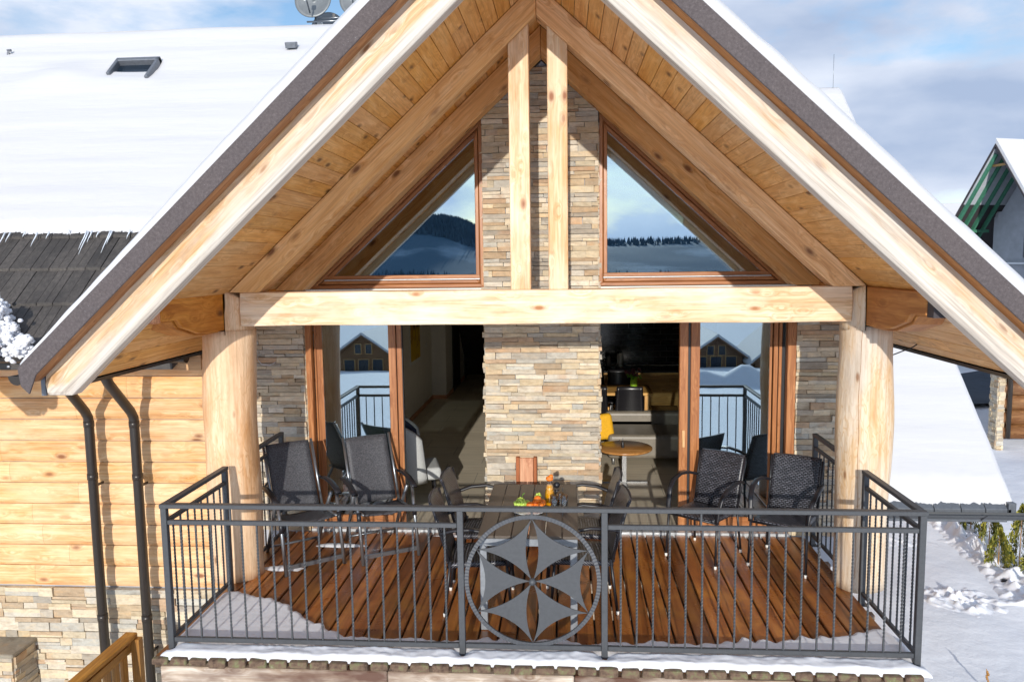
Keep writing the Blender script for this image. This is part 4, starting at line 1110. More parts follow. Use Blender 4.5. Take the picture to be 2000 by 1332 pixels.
# ------------------------------------------------------------ table and what stands on it
def table():
    t = thing('garden_table', 'slatted brown-grey garden table with a light metal frame in front of the stone column', 'table', (-.045, .98, 0))
    x0, x1, y0, y1 = -.415, .325, .335, 1.625
    n = 6; wd = (x1-x0)/n
    for i in range(n):
        mb = MB(); mb.bb((x0+i*wd+.003, y0, .705), (x0+(i+1)*wd-.003, y1, .727), 1); mb.build('slat', M['slat'], t, bevel=.003)
    mb = MB(); mb.bb((x0+.012, y0+.004, .648), (x1-.012, y0+.03, .703)); mb.bb((x0+.012, y1-.03, .648), (x1-.012, y1-.004, .703)); mb.bb((x0+.012, y0+.03, .648), (x0+.036, y1-.03, .703)); mb.bb((x1-.036, y0+.03, .648), (x1-.012, y1-.03, .703)); mb.bb((x0+.04, .97, .66), (x1-.04, 1.0, .703))
    mb.build('apron', M['tableframe'], t, bevel=.003)
    for x in (x0+.04, x1-.04):
        for y in (y0+.045, y1-.045):
            mb = MB(); mb.bb((x-.026, y-.026, 0), (x+.026, y+.026, .648), 2); mb.build('leg', M['tableframe'], t, bevel=.004)
table()
TZ = .7275
t = thing('fruit_plate', 'pale round plate of fruit on the table, behind the handrail', 'plate', (-.065, .94, TZ))
mb = MB(); mb.lathe([(.055, 0), (.08, .004), (.135, .022), (.137, .026), (.128, .024), (.075, .010), (.0, .009)], (-.065, .86, TZ), 32); mb.build('dish', M['white'], t)
t = thing('grape_bunch', 'bunch of green grapes heaped on the left of the fruit plate', 'grapes', (-.12, .97, TZ+.02)); mb = MB()
for i in range(62):
    a = random.random()*6.28; r_ = .052*random.random()**.5; mb.ball((-.125+r_*math.cos(a)*1.1, .965+r_*math.sin(a), TZ+.028+random.random()*.085*(1-r_/.07)), .0115, 10, (1, 1, 1.15))
mb.build('berries', M['grape'], t)
t2 = thing('grape_bunch', 'small green grape cluster behind the apricots on the fruit plate', 'grapes', (0, .99, TZ+.02)); mb2 = MB()
for i in range(26):
    a = random.random()*6.28; r_ = .026*random.random()**.5; mb2.ball((.0+r_*math.cos(a), .995+r_*math.sin(a), TZ+.035+random.random()*.075), .0115, 10, (1, 1, 1.15))
mb2.build('berries', M['grape'], t2)
mb = MB(); mb.tube([(-.12, .97, TZ+.09), (-.115, .965, TZ+.115), (-.10, .96, TZ+.125)], .0025, 6); mb.build('stem', M['leafg'], t)
for i, (x, y, z, lab) in enumerate([(-.055, .88, .050, 'orange apricot at the front of the fruit plate, next to the grapes'), (-.010, .915, .058, 'orange apricot in the middle of the fruit pile'), (.025, .87, .050, 'orange apricot at the front right of the fruit plate'), (.040, .94, .053, 'orange apricot at the right rim of the plate, by the carafe'), (.005, .895, .095, 'orange apricot on top of the others on the fruit plate')]):
    a = thing('apricot', lab, 'apricot', (x, y, TZ+z-.03), 0, 'apricots on the fruit plate'); mb = MB()
    n = 14; V = []; F = []
    mb.ball((x, y, TZ+z), .031, 16, (1, 1, .95)); b = mb.build('fruit_body', M['peach'], a)
    mb = MB(); mb.tube([(x, y, TZ+z+.027), (x+.003, y, TZ+z+.036)], .002, 6); mb.build('stalk', M['leafg'], a)
t = thing('juice_carafe', 'glass carafe full of orange juice with a fruit-topped neck', 'carafe', (.098, 1.03, TZ)); c = (.098, 1.03, TZ)
mb = MB(); mb.lathe([(.034, .004), (.038, .02), (.038, .10), (.030, .15), (.022, .175)], c, 24); mb.build('juice', M['juice'], t)
mb = MB(); mb.lathe([(.036, 0), (.041, .01), (.041, .105), (.033, .155), (.024, .185), (.022, .21), (.029, .235)], c, 24); mb.build('glass_body', M['clear'], t)
mb = MB(); mb.ball((c[0], c[1], TZ+.225), .028, 14, (1.1, 1, .8)); mb.ball((c[0]+.012, c[1]-.005, TZ+.245), .018, 12); mb.build('fruit_stopper', M['peach'], t)
t = thing('pepper_mill', 'black mill with a round head between carafe and glasses', 'mill', (.155, 1.08, TZ)); c = (.155, 1.08, TZ)
mb = MB(); mb.lathe([(.022, 0), (.024, .01), (.015, .05), (.013, .10), (.02, .12)], c, 18); mb.build('body', M['black'], t)
mb = MB(); mb.ball((c[0], c[1], TZ+.158), .027, 16); mb.build('head', M['black'], t)
for (x, y, lab) in ((.135, .93, 'empty tumbler nearest the juice carafe, front left of the three'), (.185, 1.00, 'empty tumbler in the middle of the three, behind the others'), (.215, .935, 'empty tumbler nearest the right table edge')):
    t = thing('tumbler', lab, 'glass', (x, y, TZ), 0, 'empty tumblers on the table'); mb = MB()
    mb.lathe([(.024, 0), (.026, .006), (.031, .12), (.0295, .12), (.025, .012), (0.001, .010)], (x, y, TZ), 20); mb.build('glass_wall', M['clear'], t)
    mb = MB(); mb.lathe([(.0235, .0005), (.0245, .008), (.001, .0082)], (x, y, TZ), 18); mb.build('thick_base', M['clear'], t)
t = thing('wooden_stand', 'low reddish wooden board stand against the stone column behind the table', 'stand', (-.16, 2.35, 0))
mb = MB(); mb.bb((-.227, 2.345, .0), (-.093, 2.375, .775), 2); mb.build('panel', M['reddish'], t, bevel=.003)
for a in (-.262, -.090):
    mb = MB(); mb.bb((a, 2.325, .0), (a+.034, 2.385, .785), 2); mb.build('batten', M['redbrown'], t, bevel=.003)

# ------------------------------------------------------------ rooms behind the doors
t = thing('wing_armchair', 'pale grey wingback armchair with navy lining inside the left doorway', 'armchair', (-1.48, 3.35, .012), R(105))
mb = MB()
def shell(u, v):
    a = R(-115+230*u); z = .30+.68*v-.06*abs(2*u-1)*v; r_ = .30+.03*v; return (r_*math.sin(a)*1.0, r_*math.cos(a)*.8+.06*v, z-.16*v*(abs(2*u-1)**3))
mb.grid(shell, 22, 10, (0, 0, 0), (0, .0, -.004)); o = mb.build('outer_shell', M['armgrey'], t, local=True)
m_ = o.modifiers.new('s', 'SOLIDIFY'); m_.thickness = .03; m_.offset = 1
mb = MB(); mb.grid(lambda u, v: Vector(shell(u, v))*1.0-Vector((.012*math.sin(R(-115+230*u)), .012*math.cos(R(-115+230*u)), 0)), 22, 10, (0, 0, 0)); o = mb.build('inner_padding', M['armnavy'], t, local=True)
m_ = o.modifiers.new('s', 'SOLIDIFY'); m_.thickness = .03; m_.offset = -1
mb = MB(); mb.box((0, -.03, .36), (.50, .50, .14)); mb.build('seat', M['armgrey'], t, bevel=.04, segs=3, local=True)
for (x, y) in ((-.2, -.2), (.2, -.2), (-.2, .18), (.2, .18)):
    mb = MB(); mb.tube([(x, y, .30), (x*1.15, y*1.15, 0)], .012, 8); mb.build('leg', M['black'], t, local=True)
t = thing('green_cushion_chair', 'olive green rounded easy chair behind the left door glass', 'armchair', (-1.95, 3.6, .012), R(-20))
mb = MB(); mb.box((0, 0, .3), (.6, .55, .25)); mb.build('seat', plain('olive_fabric', '#7f8f5f', .9), t, bevel=.06, segs=3, local=True)
mb = MB(); mb.grid(lambda u, v: (.3*math.sin(R(-90+180*u)), .12+.2*math.cos(R(-90+180*u)), .35+.42*v), 14, 6, (0, 0, 0), (0, .05, 0)); mb.build('backrest', D.materials['olive_fabric'], t, local=True)
t = thing('wall_poster', 'narrow yellow and black poster on the corridor wall inside the left doorway', 'poster', (-2.398, 8.1, 1.5))
mb = MB(); mb.bb((-2.399, 7.66, .95), (-2.388, 8.60, 2.3)); mb.build('poster_frame', M['white'], t)
mb = MB(); mb.bb((-2.3875, 7.72, 1.01), (-2.385, 8.54, 2.24)); mb.build('print', M['poster'], t)
for (y, z) in ((9.2, 1.15), (7.2, .35)):
    t = thing('wall_switch', 'white switch plate on the corridor wall '+('past the poster' if y > 9 else 'low down near the skirting'), 'switch', (-2.398, y, z)); mb = MB(); mb.bb((-2.398, y-.04, z-.04), (-2.390, y+.04, z+.04)); mb.build('plate', M['white'], t, bevel=.004); mb = MB(); mb.bb((-2.3905, y-.02, z-.02), (-2.387, y+.02, z+.02)); mb.build('rocker', M['white'], t)
t = thing('coffee_table', 'round oak coffee table on a steel cross foot inside the right doorway', 'table', (.93, 4.12, .012))
mb = MB(); mb.lathe([(.0, .425), (.325, .425), (.335, .435), (.335, .448), (.330, .453), (.0, .453)], (.93, 4.12, 0), 48); mb.build('tabletop', M['table_oak'], t)
mb = MB(); mb.bb((.905, 4.10, .03), (.955, 4.14, .425)); mb.build('column', M['steel'], t)
mb = MB(); mb.bb((.65, 4.09, .013), (1.21, 4.15, .033)); mb.bb((.90, 3.84, .012), (.96, 4.40, .030)); mb.build('foot', M['steel'], t)
t = thing('oil_bottle', 'small dark bottle with a steel pourer standing on the round coffee table', 'bottle', (.91, 4.08, .453))
mb = MB(); mb.lathe([(.016, 0), (.018, .005), (.018, .05), (.007, .07), (.006, .085)], (.91, 4.08, .453), 14); mb.build('body', M['black'], t)
mb = MB(); mb.lathe([(.007, .085), (.008, .10), (.004, .115)], (.91, 4.08, .453), 12); mb.build('pourer', M['steel'], t)
t = thing('corner_sofa', 'grey leather corner sofa with a long right side in the living room', 'sofa', (1.6, 4.6, .012))
mb = MB(); mb.bb((.78, 4.88, .10), (1.90, 5.60, .42)); mb.build('seat', M['sofa'], t, bevel=.05, segs=3)
mb = MB(); mb.bb((.78, 5.62, .10), (2.4, 5.80, .58)); mb.build('backrest', M['sofa'], t, bevel=.05, segs=3)
mb = MB(); mb.bb((1.72, 3.35, .10), (2.45, 4.86, .42)); mb.build('seat', M['sofa'], t, bevel=.05, segs=3)
mb = MB(); mb.bb((2.47, 3.35, .10), (2.70, 5.80, .68)); mb.build('backrest', M['sofa'], t, bevel=.05, segs=3)
for (x, y) in ((.85, 4.95), (1.78, 3.42), (2.6, 3.42), (2.6, 5.7), (.85, 5.7)):
    mb = MB(); mb.tube([(x, y, .012), (x, y, .11)], .02, 8); mb.build('leg', M['steel'], t)
t = thing('yellow_cushion', 'mustard yellow cushion leaning on the sofa end behind the stone column', 'cushion', (.68, 5.0, .42))
mb = MB(); mb.box((.70, 5.02, .50), (.30, .12, .34), Matrix.Rotation(-.15, 3, 'Y')); mb.build('cover', M['yellow'], t, bevel=.05, segs=4)
mb = MB(); mb.tube([(.56, 5.02, .35), (.85, 5.02, .33)], .006, 6); mb.build('piping', M['yellow'], t)
t = thing('dining_table', 'oak dining table laid between black chairs in the room on the right', 'table', (1.0, 6.45, .012))
mb = MB(); mb.bb((.2, 6.15, .715), (1.50, 6.90, .755), 0); mb.build('tabletop', M['kitchen'], t, bevel=.004)
for x in (.3, 1.42):
    for y in (6.2, 6.82):
        mb = MB(); mb.box((x, y, .365), (.08, .06, .70), None, 2); mb.build('leg', M['kitchen'], t)
mb = MB(); mb.bb((.34, 6.19, .30), (1.38, 6.25, .37), 0); mb.build('stretcher', M['kitchen'], t)
t = thing('dining_bench', 'light oak bench under the near side of the dining table', 'bench', (1.0, 5.95, .012))
mb = MB(); mb.bb((.45, 5.62, .40), (1.42, 5.83, .445), 0); mb.build('seat', M['kitchen'], t)
for x in (.55, 1.33):
    mb = MB(); mb.bb((x-.03, 5.64, .012), (x+.03, 5.81, .40), 2); mb.build('leg', M['kitchen'], t)
def dchair(label, seatm, loc, rz, first=None):
    if first is not None: return dup(first, loc, rz, label)
    t = thing('dining_chair', label, 'chair', (0, 0, 0), 0, 'black moulded dining chairs')
    mb = MB(); mb.grid(lambda u, v: (-.21+.42*u, -.20+.40*v, .46-.02*math.sin(math.pi*u)), 8, 6, (0, 0, 0), (0, 0, -.02)); mb.build('seat', seatm, t, local=True)
    mb = MB(); mb.grid(lambda u, v: ((-.205+.41*u)*(1-.12*v), .20+.07*v+.03*(1-math.sin(math.pi*u)), .46+.46*v), 10, 8, (0, 0, 0), (0, .018, 0)); mb.build('backrest', seatm, t, local=True)
    for (x, y) in ((-.19, -.19), (.19, -.19), (-.19, .19), (.19, .19)):
        mb = MB(); mb.tube([(x*.7, y*.7, .44), (x, y, 0)], .009, 6); mb.build('leg', M['steel'], t, local=True)
    return t
d0 = dchair('black leather dining chair seen from behind, in front of the flower vase', M['leather_black'], None, 0)
d0.location = (1.12, 5.95, .012); d0.rotation_euler.z = R(180)
dchair('black leather dining chair seen from behind, half hidden by the stone column', None, (.62, 5.95, .012), R(180), d0)
dchair('black dining chair on the far side of the table, next to the flowers', None, (1.10, 7.15, .012), 0, d0)
dchair('black dining chair on the far side of the table, beside the stone column edge', None, (.66, 7.15, .012), 0, d0)
t = dup(d0, (1.72, 6.45, .012), R(-90), 'brown plywood dining chair at the right head of the dining table'); t['group'] = ''; del t['group']
for o in D.objects:
    if o.parent == t and o.name.split('.')[0] in ('seat', 'backrest'): o.data = o.data.copy(); o.data.materials[0] = M['kitchen']
for (x, lab) in ((.72, 'white plate on the dining table next to the stone column edge'), (1.12, 'white plate on the dining table before the flower vase')):
    t = thing('dinner_plate', lab, 'plate', (x, 6.4, .756), 0, 'plates on the dining table'); mb = MB(); mb.lathe([(.06, 0), (.09, .004), (.135, .02), (.137, .023), (.08, .010), (.0, .008)], (x, 6.4, .756), 28); mb.build('dish', M['white'], t)
    mb = MB(); mb.box((x, 6.4, .775), (.12, .08, .012)); mb.build('folded_napkin', M['white'], t)
t = thing('flower_vase', 'green vase of dark red flowers on the dining table', 'vase', (1.25, 6.5, .756))
mb = MB(); mb.lathe([(.035, 0), (.05, .02), (.055, .10), (.045, .16), (.05, .18)], (1.25, 6.5, .756), 20); mb.build('vase_body', plain('green_vase', '#8ab52a', .3), t)
mb = MB()
for i in range(60):
    p = (1.25+random.gauss(0, .045), 6.5+random.gauss(0, .04), .756+.20+random.gauss(0, .03)); q = Matrix.Rotation(random.random()*6, 3, 'Z') @ Matrix.Rotation(random.random()*2, 3, 'X'); mb.box(p, (.05, .025, .004), q)
mb.build('leaves', M['leafg'], t)
mb = MB()
for i in range(26): mb.ball((1.24+random.gauss(0, .05), 6.5+random.gauss(0, .04), .756+.25+random.gauss(0, .028)), random.uniform(.015, .028), 7, jit=.25)
mb.build('blossoms', M['petal'], t)
t = thing('kitchen_counter', 'oak kitchen counter with black worktop under the tiled wall', 'counter', (1.4, 8.0, .012))
mb = MB(); mb.bb((-.05, 7.80, .10), (2.84, 8.40, .81), 0); mb.build('cabinet', M['kitchen'], t)
mb = MB(); mb.bb((-.06, 7.78, .81), (2.845, 8.402, .845)); mb.build('worktop', M['counter'], t)
mb = MB(); mb.bb((-.05, 7.84, .012), (2.84, 8.38, .10)); mb.build('plinth', M['counter'], t)
t = thing('paper_towel_roll', 'white paper towel roll on a holder upon the kitchen worktop', 'paper roll', (1.16, 8.15, .845)); c = (1.16, 8.15, .845)
mb = MB(); mb.lathe([(.055, .02), (.055, .25)], c, 20); mb.build('roll', M['white'], t)
mb = MB(); mb.lathe([(.07, 0), (.07, .012), (.008, .014), (.008, .30)], c, 16); mb.build('holder', M['steel'], t)
t = thing('steel_kettle', 'slim steel coffee pot with a side handle on the worktop by the stone column', 'kettle', (.96, 8.15, .845)); c = (.96, 8.15, .845)
mb = MB(); mb.lathe([(.045, 0), (.045, .12), (.035, .19), (.02, .20)], c, 18); mb.build('body', M['steel'], t)
mb = MB(); mb.tube([(c[0]-.045, c[1], .86), (c[0]-.09, c[1], .90), (c[0]-.09, c[1], 1.0), (c[0]-.04, c[1], 1.02)], .007, 8); mb.build('handle', M['black'], t)
mb = MB(); mb.ball((c[0], c[1], c[2]+.215), .014, 10); mb.build('knob', M['black'], t)

# ------------------------------------------------------------ left foreground below
t = thing('stone_gatepost', 'square stone pier with flat cap standing before the plinth in the lower left corner', 'pier', (-5.7, 2.2, -2.6))
mb = MB(); stone_face(mb, -6.0, -5.46, -2.6, -1.27, 2.10, hmin=.05, hmax=.1, wmin=.15, wmax=.3); stone_face(mb, 2.10, 2.42, -2.6, -1.27, -5.46, axis='y', sign=1, hmin=.05, hmax=.1); mb.bb((-6.0, 2.13, -2.6), (-5.49, 2.40, -1.28), 0, (.3, .28, .25)); mb.build('shaft', M['stone'], t)
mb = MB(); mb.bb((-6.05, 2.04, -1.268), (-5.42, 2.42, -1.225), 0, srgb('#8f887a')[:3]); mb.build('cap', M['stone'], t, bevel=.01)
t = thing('terrace_fence', 'weathered wooden picket balustrade running from the stone plinth towards the viewer', 'fence', (-3.95, 1.2, -2.6))
mb = MB(); mb.bb((-4.02, -.3, -.85), (-3.90, 1.76, -.80), 1); mb.build('handrail', M['fence'], t, bevel=.01)
mb = MB(); mb.bb((-3.975, -.3, -.98), (-3.945, 1.74, -.90), 1); mb.bb((-3.975, -.3, -1.55), (-3.945, 1.74, -1.47), 1); mb.build('cross_rail', M['fence'], t)
y = 1.60
for k in range(14):
    mb = MB(); mb.bb((-4.005, y, -1.75), (-3.977, y+.095, -.852), 2); mb.build('picket', M['fence'], t, bevel=.006); y -= .137
for y in (1.70, .2):
    mb = MB(); mb.bb((-3.943, y, -2.7), (-3.86, y+.07, -.852), 2); mb.build('fence_post', M['fence'], t)

# snow heap in the valley between the twin gables
def fluff(name, lab, pts, n, r0, r1, seed):
    random.seed(seed); mb = MB()
    for i in range(n):
        p = random.choice(pts); rr = random.uniform(r0, r1)
        mb.ball((p[0]+random.gauss(0, p[3]), p[1]+random.gauss(0, p[3]*.7), p[2]+random.gauss(0, p[3]*.8)), rr, 9, (1, 1, .85), jit=.22, col=(0, 0, 0))
    return tag(mb.build(name, M['snow']), lab, 'snow', kind='stuff')
fluff('snow_heap', 'crumbly snow heap piled over the gutter in the roof valley at the left edge',
      [(-5.35, 1.95, 2.02, .10), (-5.2, 1.9, 1.98, .085), (-5.05, 1.88, 1.95, .06), (-4.92, 1.85, 1.93, .05), (-5.35, 2.1, 2.25, .07), (-5.12, 1.95, 2.12, .05), (-5.2, 1.9, 2.3, .05), (-4.86, 1.82, 2.02, .02)], 1800, .010, .034, 5)

# twin gable further left, outside the frame: it shades the siding
tw = thing('twin_gable_roof', 'snow-covered twin gable of the neighbouring flat, left of the valley', 'roof', (-8.55, 0, 1.9))
mb = MB(); TX = -8.55
mb.prism([(TX, 5.165), (TX+3.385, 2.05), (TX+3.37, 1.93), (TX+3.315, 1.875), (TX+3.26, 2.005), (TX, 5.004)], -.275, -.02, gdir=(1, -SL)); mb.build('verge_sheet', M['verge'], tw)
mb = MB(); mb.prism([(TX, 4.803), (TX+3.12, 1.933), (TX+3.33, 1.92), (TX+3.33, 2.08), (TX, 5.14)], -.02, 5.3, gdir=(1, -SL)); mb.build('roof_deck', M['tile'], tw)
mb = MB(); mb.prism([(TX, 4.735), (TX+3.15, 1.838), (TX+3.30, 1.838), (TX+3.30, 1.96), (TX, 4.995)], -.122, -.021, gdir=(1, -SL)); mb.build('barge_rafter', M['barge'], tw)
mb = MB(); half_gutter(mb, (TX+3.425, -.20, 1.985), (TX+3.425, 1.8, 1.96)); mb.build('gutter', M['gutter'], tw)
mb = MB(); mb.grid(lambda u, v: (TX+3.37*u, -.26+5.6*v, 5.16-SL*3.37*u+.05*min(1, (5.6*v+.02)/.07)**.5+.02*noise.noise(Vector((u*5, v*6, 2)))), 50, 50, (0, 0, 0), (0, 0, -.1)); mb.build('roof_snow', M['roofsnow'], tw)

# ------------------------------------------------------------ satellite dishes on the ridge
def dish(x, y, z, r, label, tilt=0.0, rz=0):
    t = thing('satellite_dish', label, 'satellite dish', (x, y, 6.2), 0, 'satellite dishes on the main ridge')
    rot = Matrix.Rotation(rz, 3, 'Z') @ Matrix.Rotation(R(90-14), 3, 'X')
    V = []; F = []; n = 32; m = 6
    P = Vector((x, y, z))
    for i in range(m+1):
        rr = r*i/m
        for k in range(n): V.append(P+rot @ Vector((rr*.94*math.cos(2*math.pi*k/n), rr*math.sin(2*math.pi*k/n), .18*rr*rr/r)))
    for i in range(m):
        for k in range(n): F.append((i*n+k, i*n+(k+1) % n, (i+1)*n+(k+1) % n, (i+1)*n+k))
    mb = MB(); mb.add(V, F, None, None, True); o = mb.build('reflector', M['dish'], t); s = o.modifiers.new('s', 'SOLIDIFY'); s.thickness = .012
    f = P+rot @ Vector((0, -.12, .42))
    mb = MB(); mb.tube([P+rot @ Vector((0, -r*.95, .16)), f+Vector((0, 0, -.02))], .012, 8); mb.build('feed_arm', M['dish'], t)
    mb = MB(); mb.box(f, (.07, .10, .07)); mb.box(f+Vector((0, 0, -.10)), (.03, .05, .06)); mb.build('feed_head', M['white'], t, bevel=.01)
    mb = MB(); mb.tube([(x, y+.05, 6.15), (x, y+.05, z)], .02, 8); mb.build('mast', M['dish'], t)
    return t
dish(-3.66, 7.2, 6.77, .31, 'grey satellite dish on a mast above the snowy ridge, the whole lower half in view')
dish(-2.98, 7.3, 6.79, .31, 'grey satellite dish half hidden behind the snowy gable edge')
dish(-3.66, 7.9, 6.52, .30, 'grey satellite dish rising just behind the ridge, below the others')
t = thing('antenna_bracket', 'horizontal grey antenna bracket between the satellite dishes', 'bracket', (-3.4, 7.2, 6.3))
mb = MB(); mb.tube([(-3.78, 7.18, 6.455), (-3.1, 7.18, 6.455)], .014, 8); mb.tube([(-3.60, 7.16, 6.49), (-3.1, 7.16, 6.50)], .010, 8); mb.build('arm', M['alu'], t)
mb = MB(); mb.box((-3.34, 7.17, 6.53), (.04, .04, .06)); mb.build('clamp', M['black'], t)

# ------------------------------------------------------------ snow-covered wing on the right
wing = thing('snowy_wing', 'low wing whose thick snow roof slopes down to a grey gutter right of the balcony', 'house', (4.0, 8, -2.6))
WY, WZ, WS = 4.50, -.33, .97
WR = lambda y: WZ+WS*(y-WY)
mb = MB(); mb.prism([(WY, WZ-.05), (10.95, WR(10.95)-.05), (10.95, WR(10.95)-.22), (WY, WZ-.16)], 2.98, 5.63, 'yz', (1, WS)); mb.prism([(10.95, WR(10.95)-.05), (17, WR(10.95)-5.9), (17, WR(10.95)-6.1), (10.95, WR(10.95)-.22)], 2.98, 5.63, 'yz', (1, -WS)); mb.build('roof', M['tile'], wing)
def wsnow(u, v):
    x = 2.98+2.72*u; d = 6.72*v**1.3; y = 4.50+d
    y += (.02*noise.noise(Vector((x*16, 4, 0)))+.012*noise.noise(Vector((x*40, 4, 0))))*(1-min(1, d/.12))
    y += .02*noise.noise(Vector((x*5, 0, 0)))*(1-min(1, d/.3))
    th = .16+.02*noise.noise(Vector((x*.8, y*.8, 3)))+.012*noise.noise(Vector((x*.2, y*5, 3)))
    th *= min(1, (d+.004)/.16)**.5*min(1, (5.702-x)/.09)**.5; th += .012*noise.noise(Vector((x*9, y*9, 1)))*(1-min(1, d/.4))
    z = WR(min(y, 10.95))+th-(max(0, y-10.8)**2*1.9)
    return (x+.025*noise.noise(Vector((y*2, 1, 0)))*u, y, z-.03)
mb = MB(); mb.grid(wsnow, 200, 150, (0, 0, 0), (0, 0, -.09)); mb.build('roof_snow', M['roofsnow'], wing)
mb = MB(); x = 3.0
while x < 5.6:
    L = min(random.uniform(.22, .34), 5.64-x); mb.add([(x+.004, 4.44, WZ-.055), (x+L-.004, 4.44, WZ-.055), (x+L-.004, 4.8, WR(4.8)-.03), (x+.004, 4.8, WR(4.8)-.03), (x+.004, 4.44, WZ-.10), (x+L-.004, 4.44, WZ-.10), (x+L-.004, 4.8, WR(4.8)-.08), (x+.004, 4.8, WR(4.8)-.08)], [(0, 1, 2, 3), (7, 6, 5, 4), (0, 4, 5, 1), (1, 5, 6, 2), (2, 6, 7, 3), (3, 7, 4, 0)]); x += L
mb.build('eave_tiles', M['flatgrey'], wing, bevel=.004)
mb = MB(); half_gutter(mb, (2.98, 4.37, WZ-.085), (5.80, 4.37, WZ-.095), .065); mb.build('gutter', M['iron'], wing)
mb = MB(); mb.bb((2.98, 4.455, WZ-.22), (5.6, 4.48, WZ-.101)); mb.bb((5.6, 4.44, WZ-.20), (5.69, 4.9, WZ+.02)); mb.build('fascia', M['flatgrey'], wing)
for x in (4.55, 5.25):
    mb = MB(); mb.box((x, 4.31, WZ-.12), (.10, .012, .012), Matrix.Rotation(-.7, 3, 'Y')); mb.build('gutter_bracket', M['black'], wing)
mb = MB(); mb.bb((2.98, 6.2, -2.7), (4.15, 16, .9)); mb.prism([(6.2, .9), (16, .9), (10.9, WR(10.9)-.3)], 2.98, 5.45, 'yz'); mb.build('wing_wall', M['siding'], wing)
mb = MB(); mb.tube([(5.5, 10.9, WR(10.9)+.05), (5.5, 10.9, WR(10.9)+.75)], .004, 6); mb.build('lightning_rod', M['alu'], wing)

# ------------------------------------------------------------ garden right
def shrub(x, y, h, r, label, seed):
    random.seed(seed); z0 = gh(x, y)-.02
    t = thing('thuja_shrub', label, 'shrub', (x, y, z0), 0, 'young thuja shrubs in the snow')
    mb = MB(); mb.tube([(x, y, z0), (x, y, z0+h*.8)], .012, 6, [1, .4]); mb.build('stem', M['fence'], t)
    mb = MB()
    for i in range(int(900*h)):
        u = random.random()**.8; a = random.random()*6.28; zz = z0+.04+u*h*.96
        rr = r*(1-u)**.65*random.uniform(.55, 1.0)*(1+.25*math.sin(a*3+seed)); p = Vector((x+rr*math.cos(a), y+rr*math.sin(a), zz))
        q = Matrix.Rotation(a, 3, 'Z') @ Matrix.Rotation(random.uniform(-.5, .5), 3, 'X') @ Matrix.Rotation(random.uniform(-.6, .3), 3, 'Y'); s = random.uniform(.03, .06); tt = random.random()
        mb.add([p+q @ Vector(v) for v in ((-s*.35, 0, -s*.3), (s*.35, 0, -s*.3), (s*.15, 0, s), (-s*.15, 0, s))], [(0, 1, 2, 3)], None, (tt, tt, tt))
    mb.build('foliage', M['thuja'], t)
for i, (x, y, h, r, lab) in enumerate([(7.95, 10.75, .28, .14, 'smallest thuja tip just under the wing gutter'), (8.05, 9.75, .50, .20, 'short bushy thuja, second in the row from the wing gutter'), (8.02, 9.05, .62, .20, 'slim thuja between the bushy one and the tall pair'), (7.66, 8.08, .55, .22, 'low broad thuja in front of the tall one'),
                                      (8.1, 8.25, .85, .20, 'tall thuja with snow at its side near the right edge'), (8.0, 7.7, .45, .18, 'thuja cut by the right picture edge'), (8.0, 10.2, .22, .13, 'tiny dark thuja between the first two')]): shrub(x-.12, y, h*1.25, r*1.15, lab, i+20)
random.seed(99)
def rough_snow(u, v):
    x = 4.6+4.3*u; y = 4.6+7.6*v
    d = abs((x-7.62)-.10*(y-9)); row = math.exp(-(d/.30)**2)*(1 if 6.6 < y < 11.2 else .0)
    tr = math.exp(-((x-6.25)/.55)**2-((y-6.75)/.42)**2); tr2 = math.exp(-((x-6.1)/1.1)**2-((y-9.2)/.28)**2)*.5
    a = max(0, noise.noise(Vector((x*5.2, y*5.2, 2)))+.12); b = max(0, noise.noise(Vector((x*11, y*11, 8))))
    c_ = abs(noise.noise(Vector((x*4, y*4, 21))))
    z = row*(.03+.24*a+.10*b)+tr*(.16*a+.13*b-.05*c_)+tr2*(.12*a+.10*b)
    w_ = min(1, (row+tr+tr2)*2.5)
    return (x, y, gh(x, y)+z-.045+.05*w_)
mb = MB(); mb.grid(rough_snow, 230, 380, (0, 0, 0))
tag(mb.build('snow_clods', M['snow']), 'snow-capped stones and broken trodden snow in the garden', 'snow', kind='stuff')
mb = MB()
for i in range(40):
    t_ = random.random(); x = 7.45+.5*t_+random.gauss(0, .12); y = 7.3+3.5*t_+random.gauss(0, .1); r_ = random.uniform(.03, .07); mb.ball((x, y, gh(x, y)+.01), r_, 8, (1.3, 1, .8), jit=.2)
tag(mb.build('bed_stones', M['black']), 'dark bedding stones showing through the snow by the thujas', 'stones', kind='stuff')
t = thing('dry_twig', 'bare dry twig poking out of the snow at the lower right', 'twig', (5.45, 4.3, -2.6))
mb = MB(); x, y = 5.36, 4.25; z = gh(x, y); mb.tube([(x, y, z), (x+.01, y, z+.12), (x-.01, y+.01, z+.24), (x-.02, y, z+.30)], .009, 6, [1, .9, .8, .4]); mb.build('stem', M['fence'], t)
mb = MB()
for k in range(7): mb.ball((x-.005+random.gauss(0, .008), y, z+.08+.03*k), .014, 6, (1, 1, 1.4), jit=.3)
mb.build('buds', M['fence'], t)

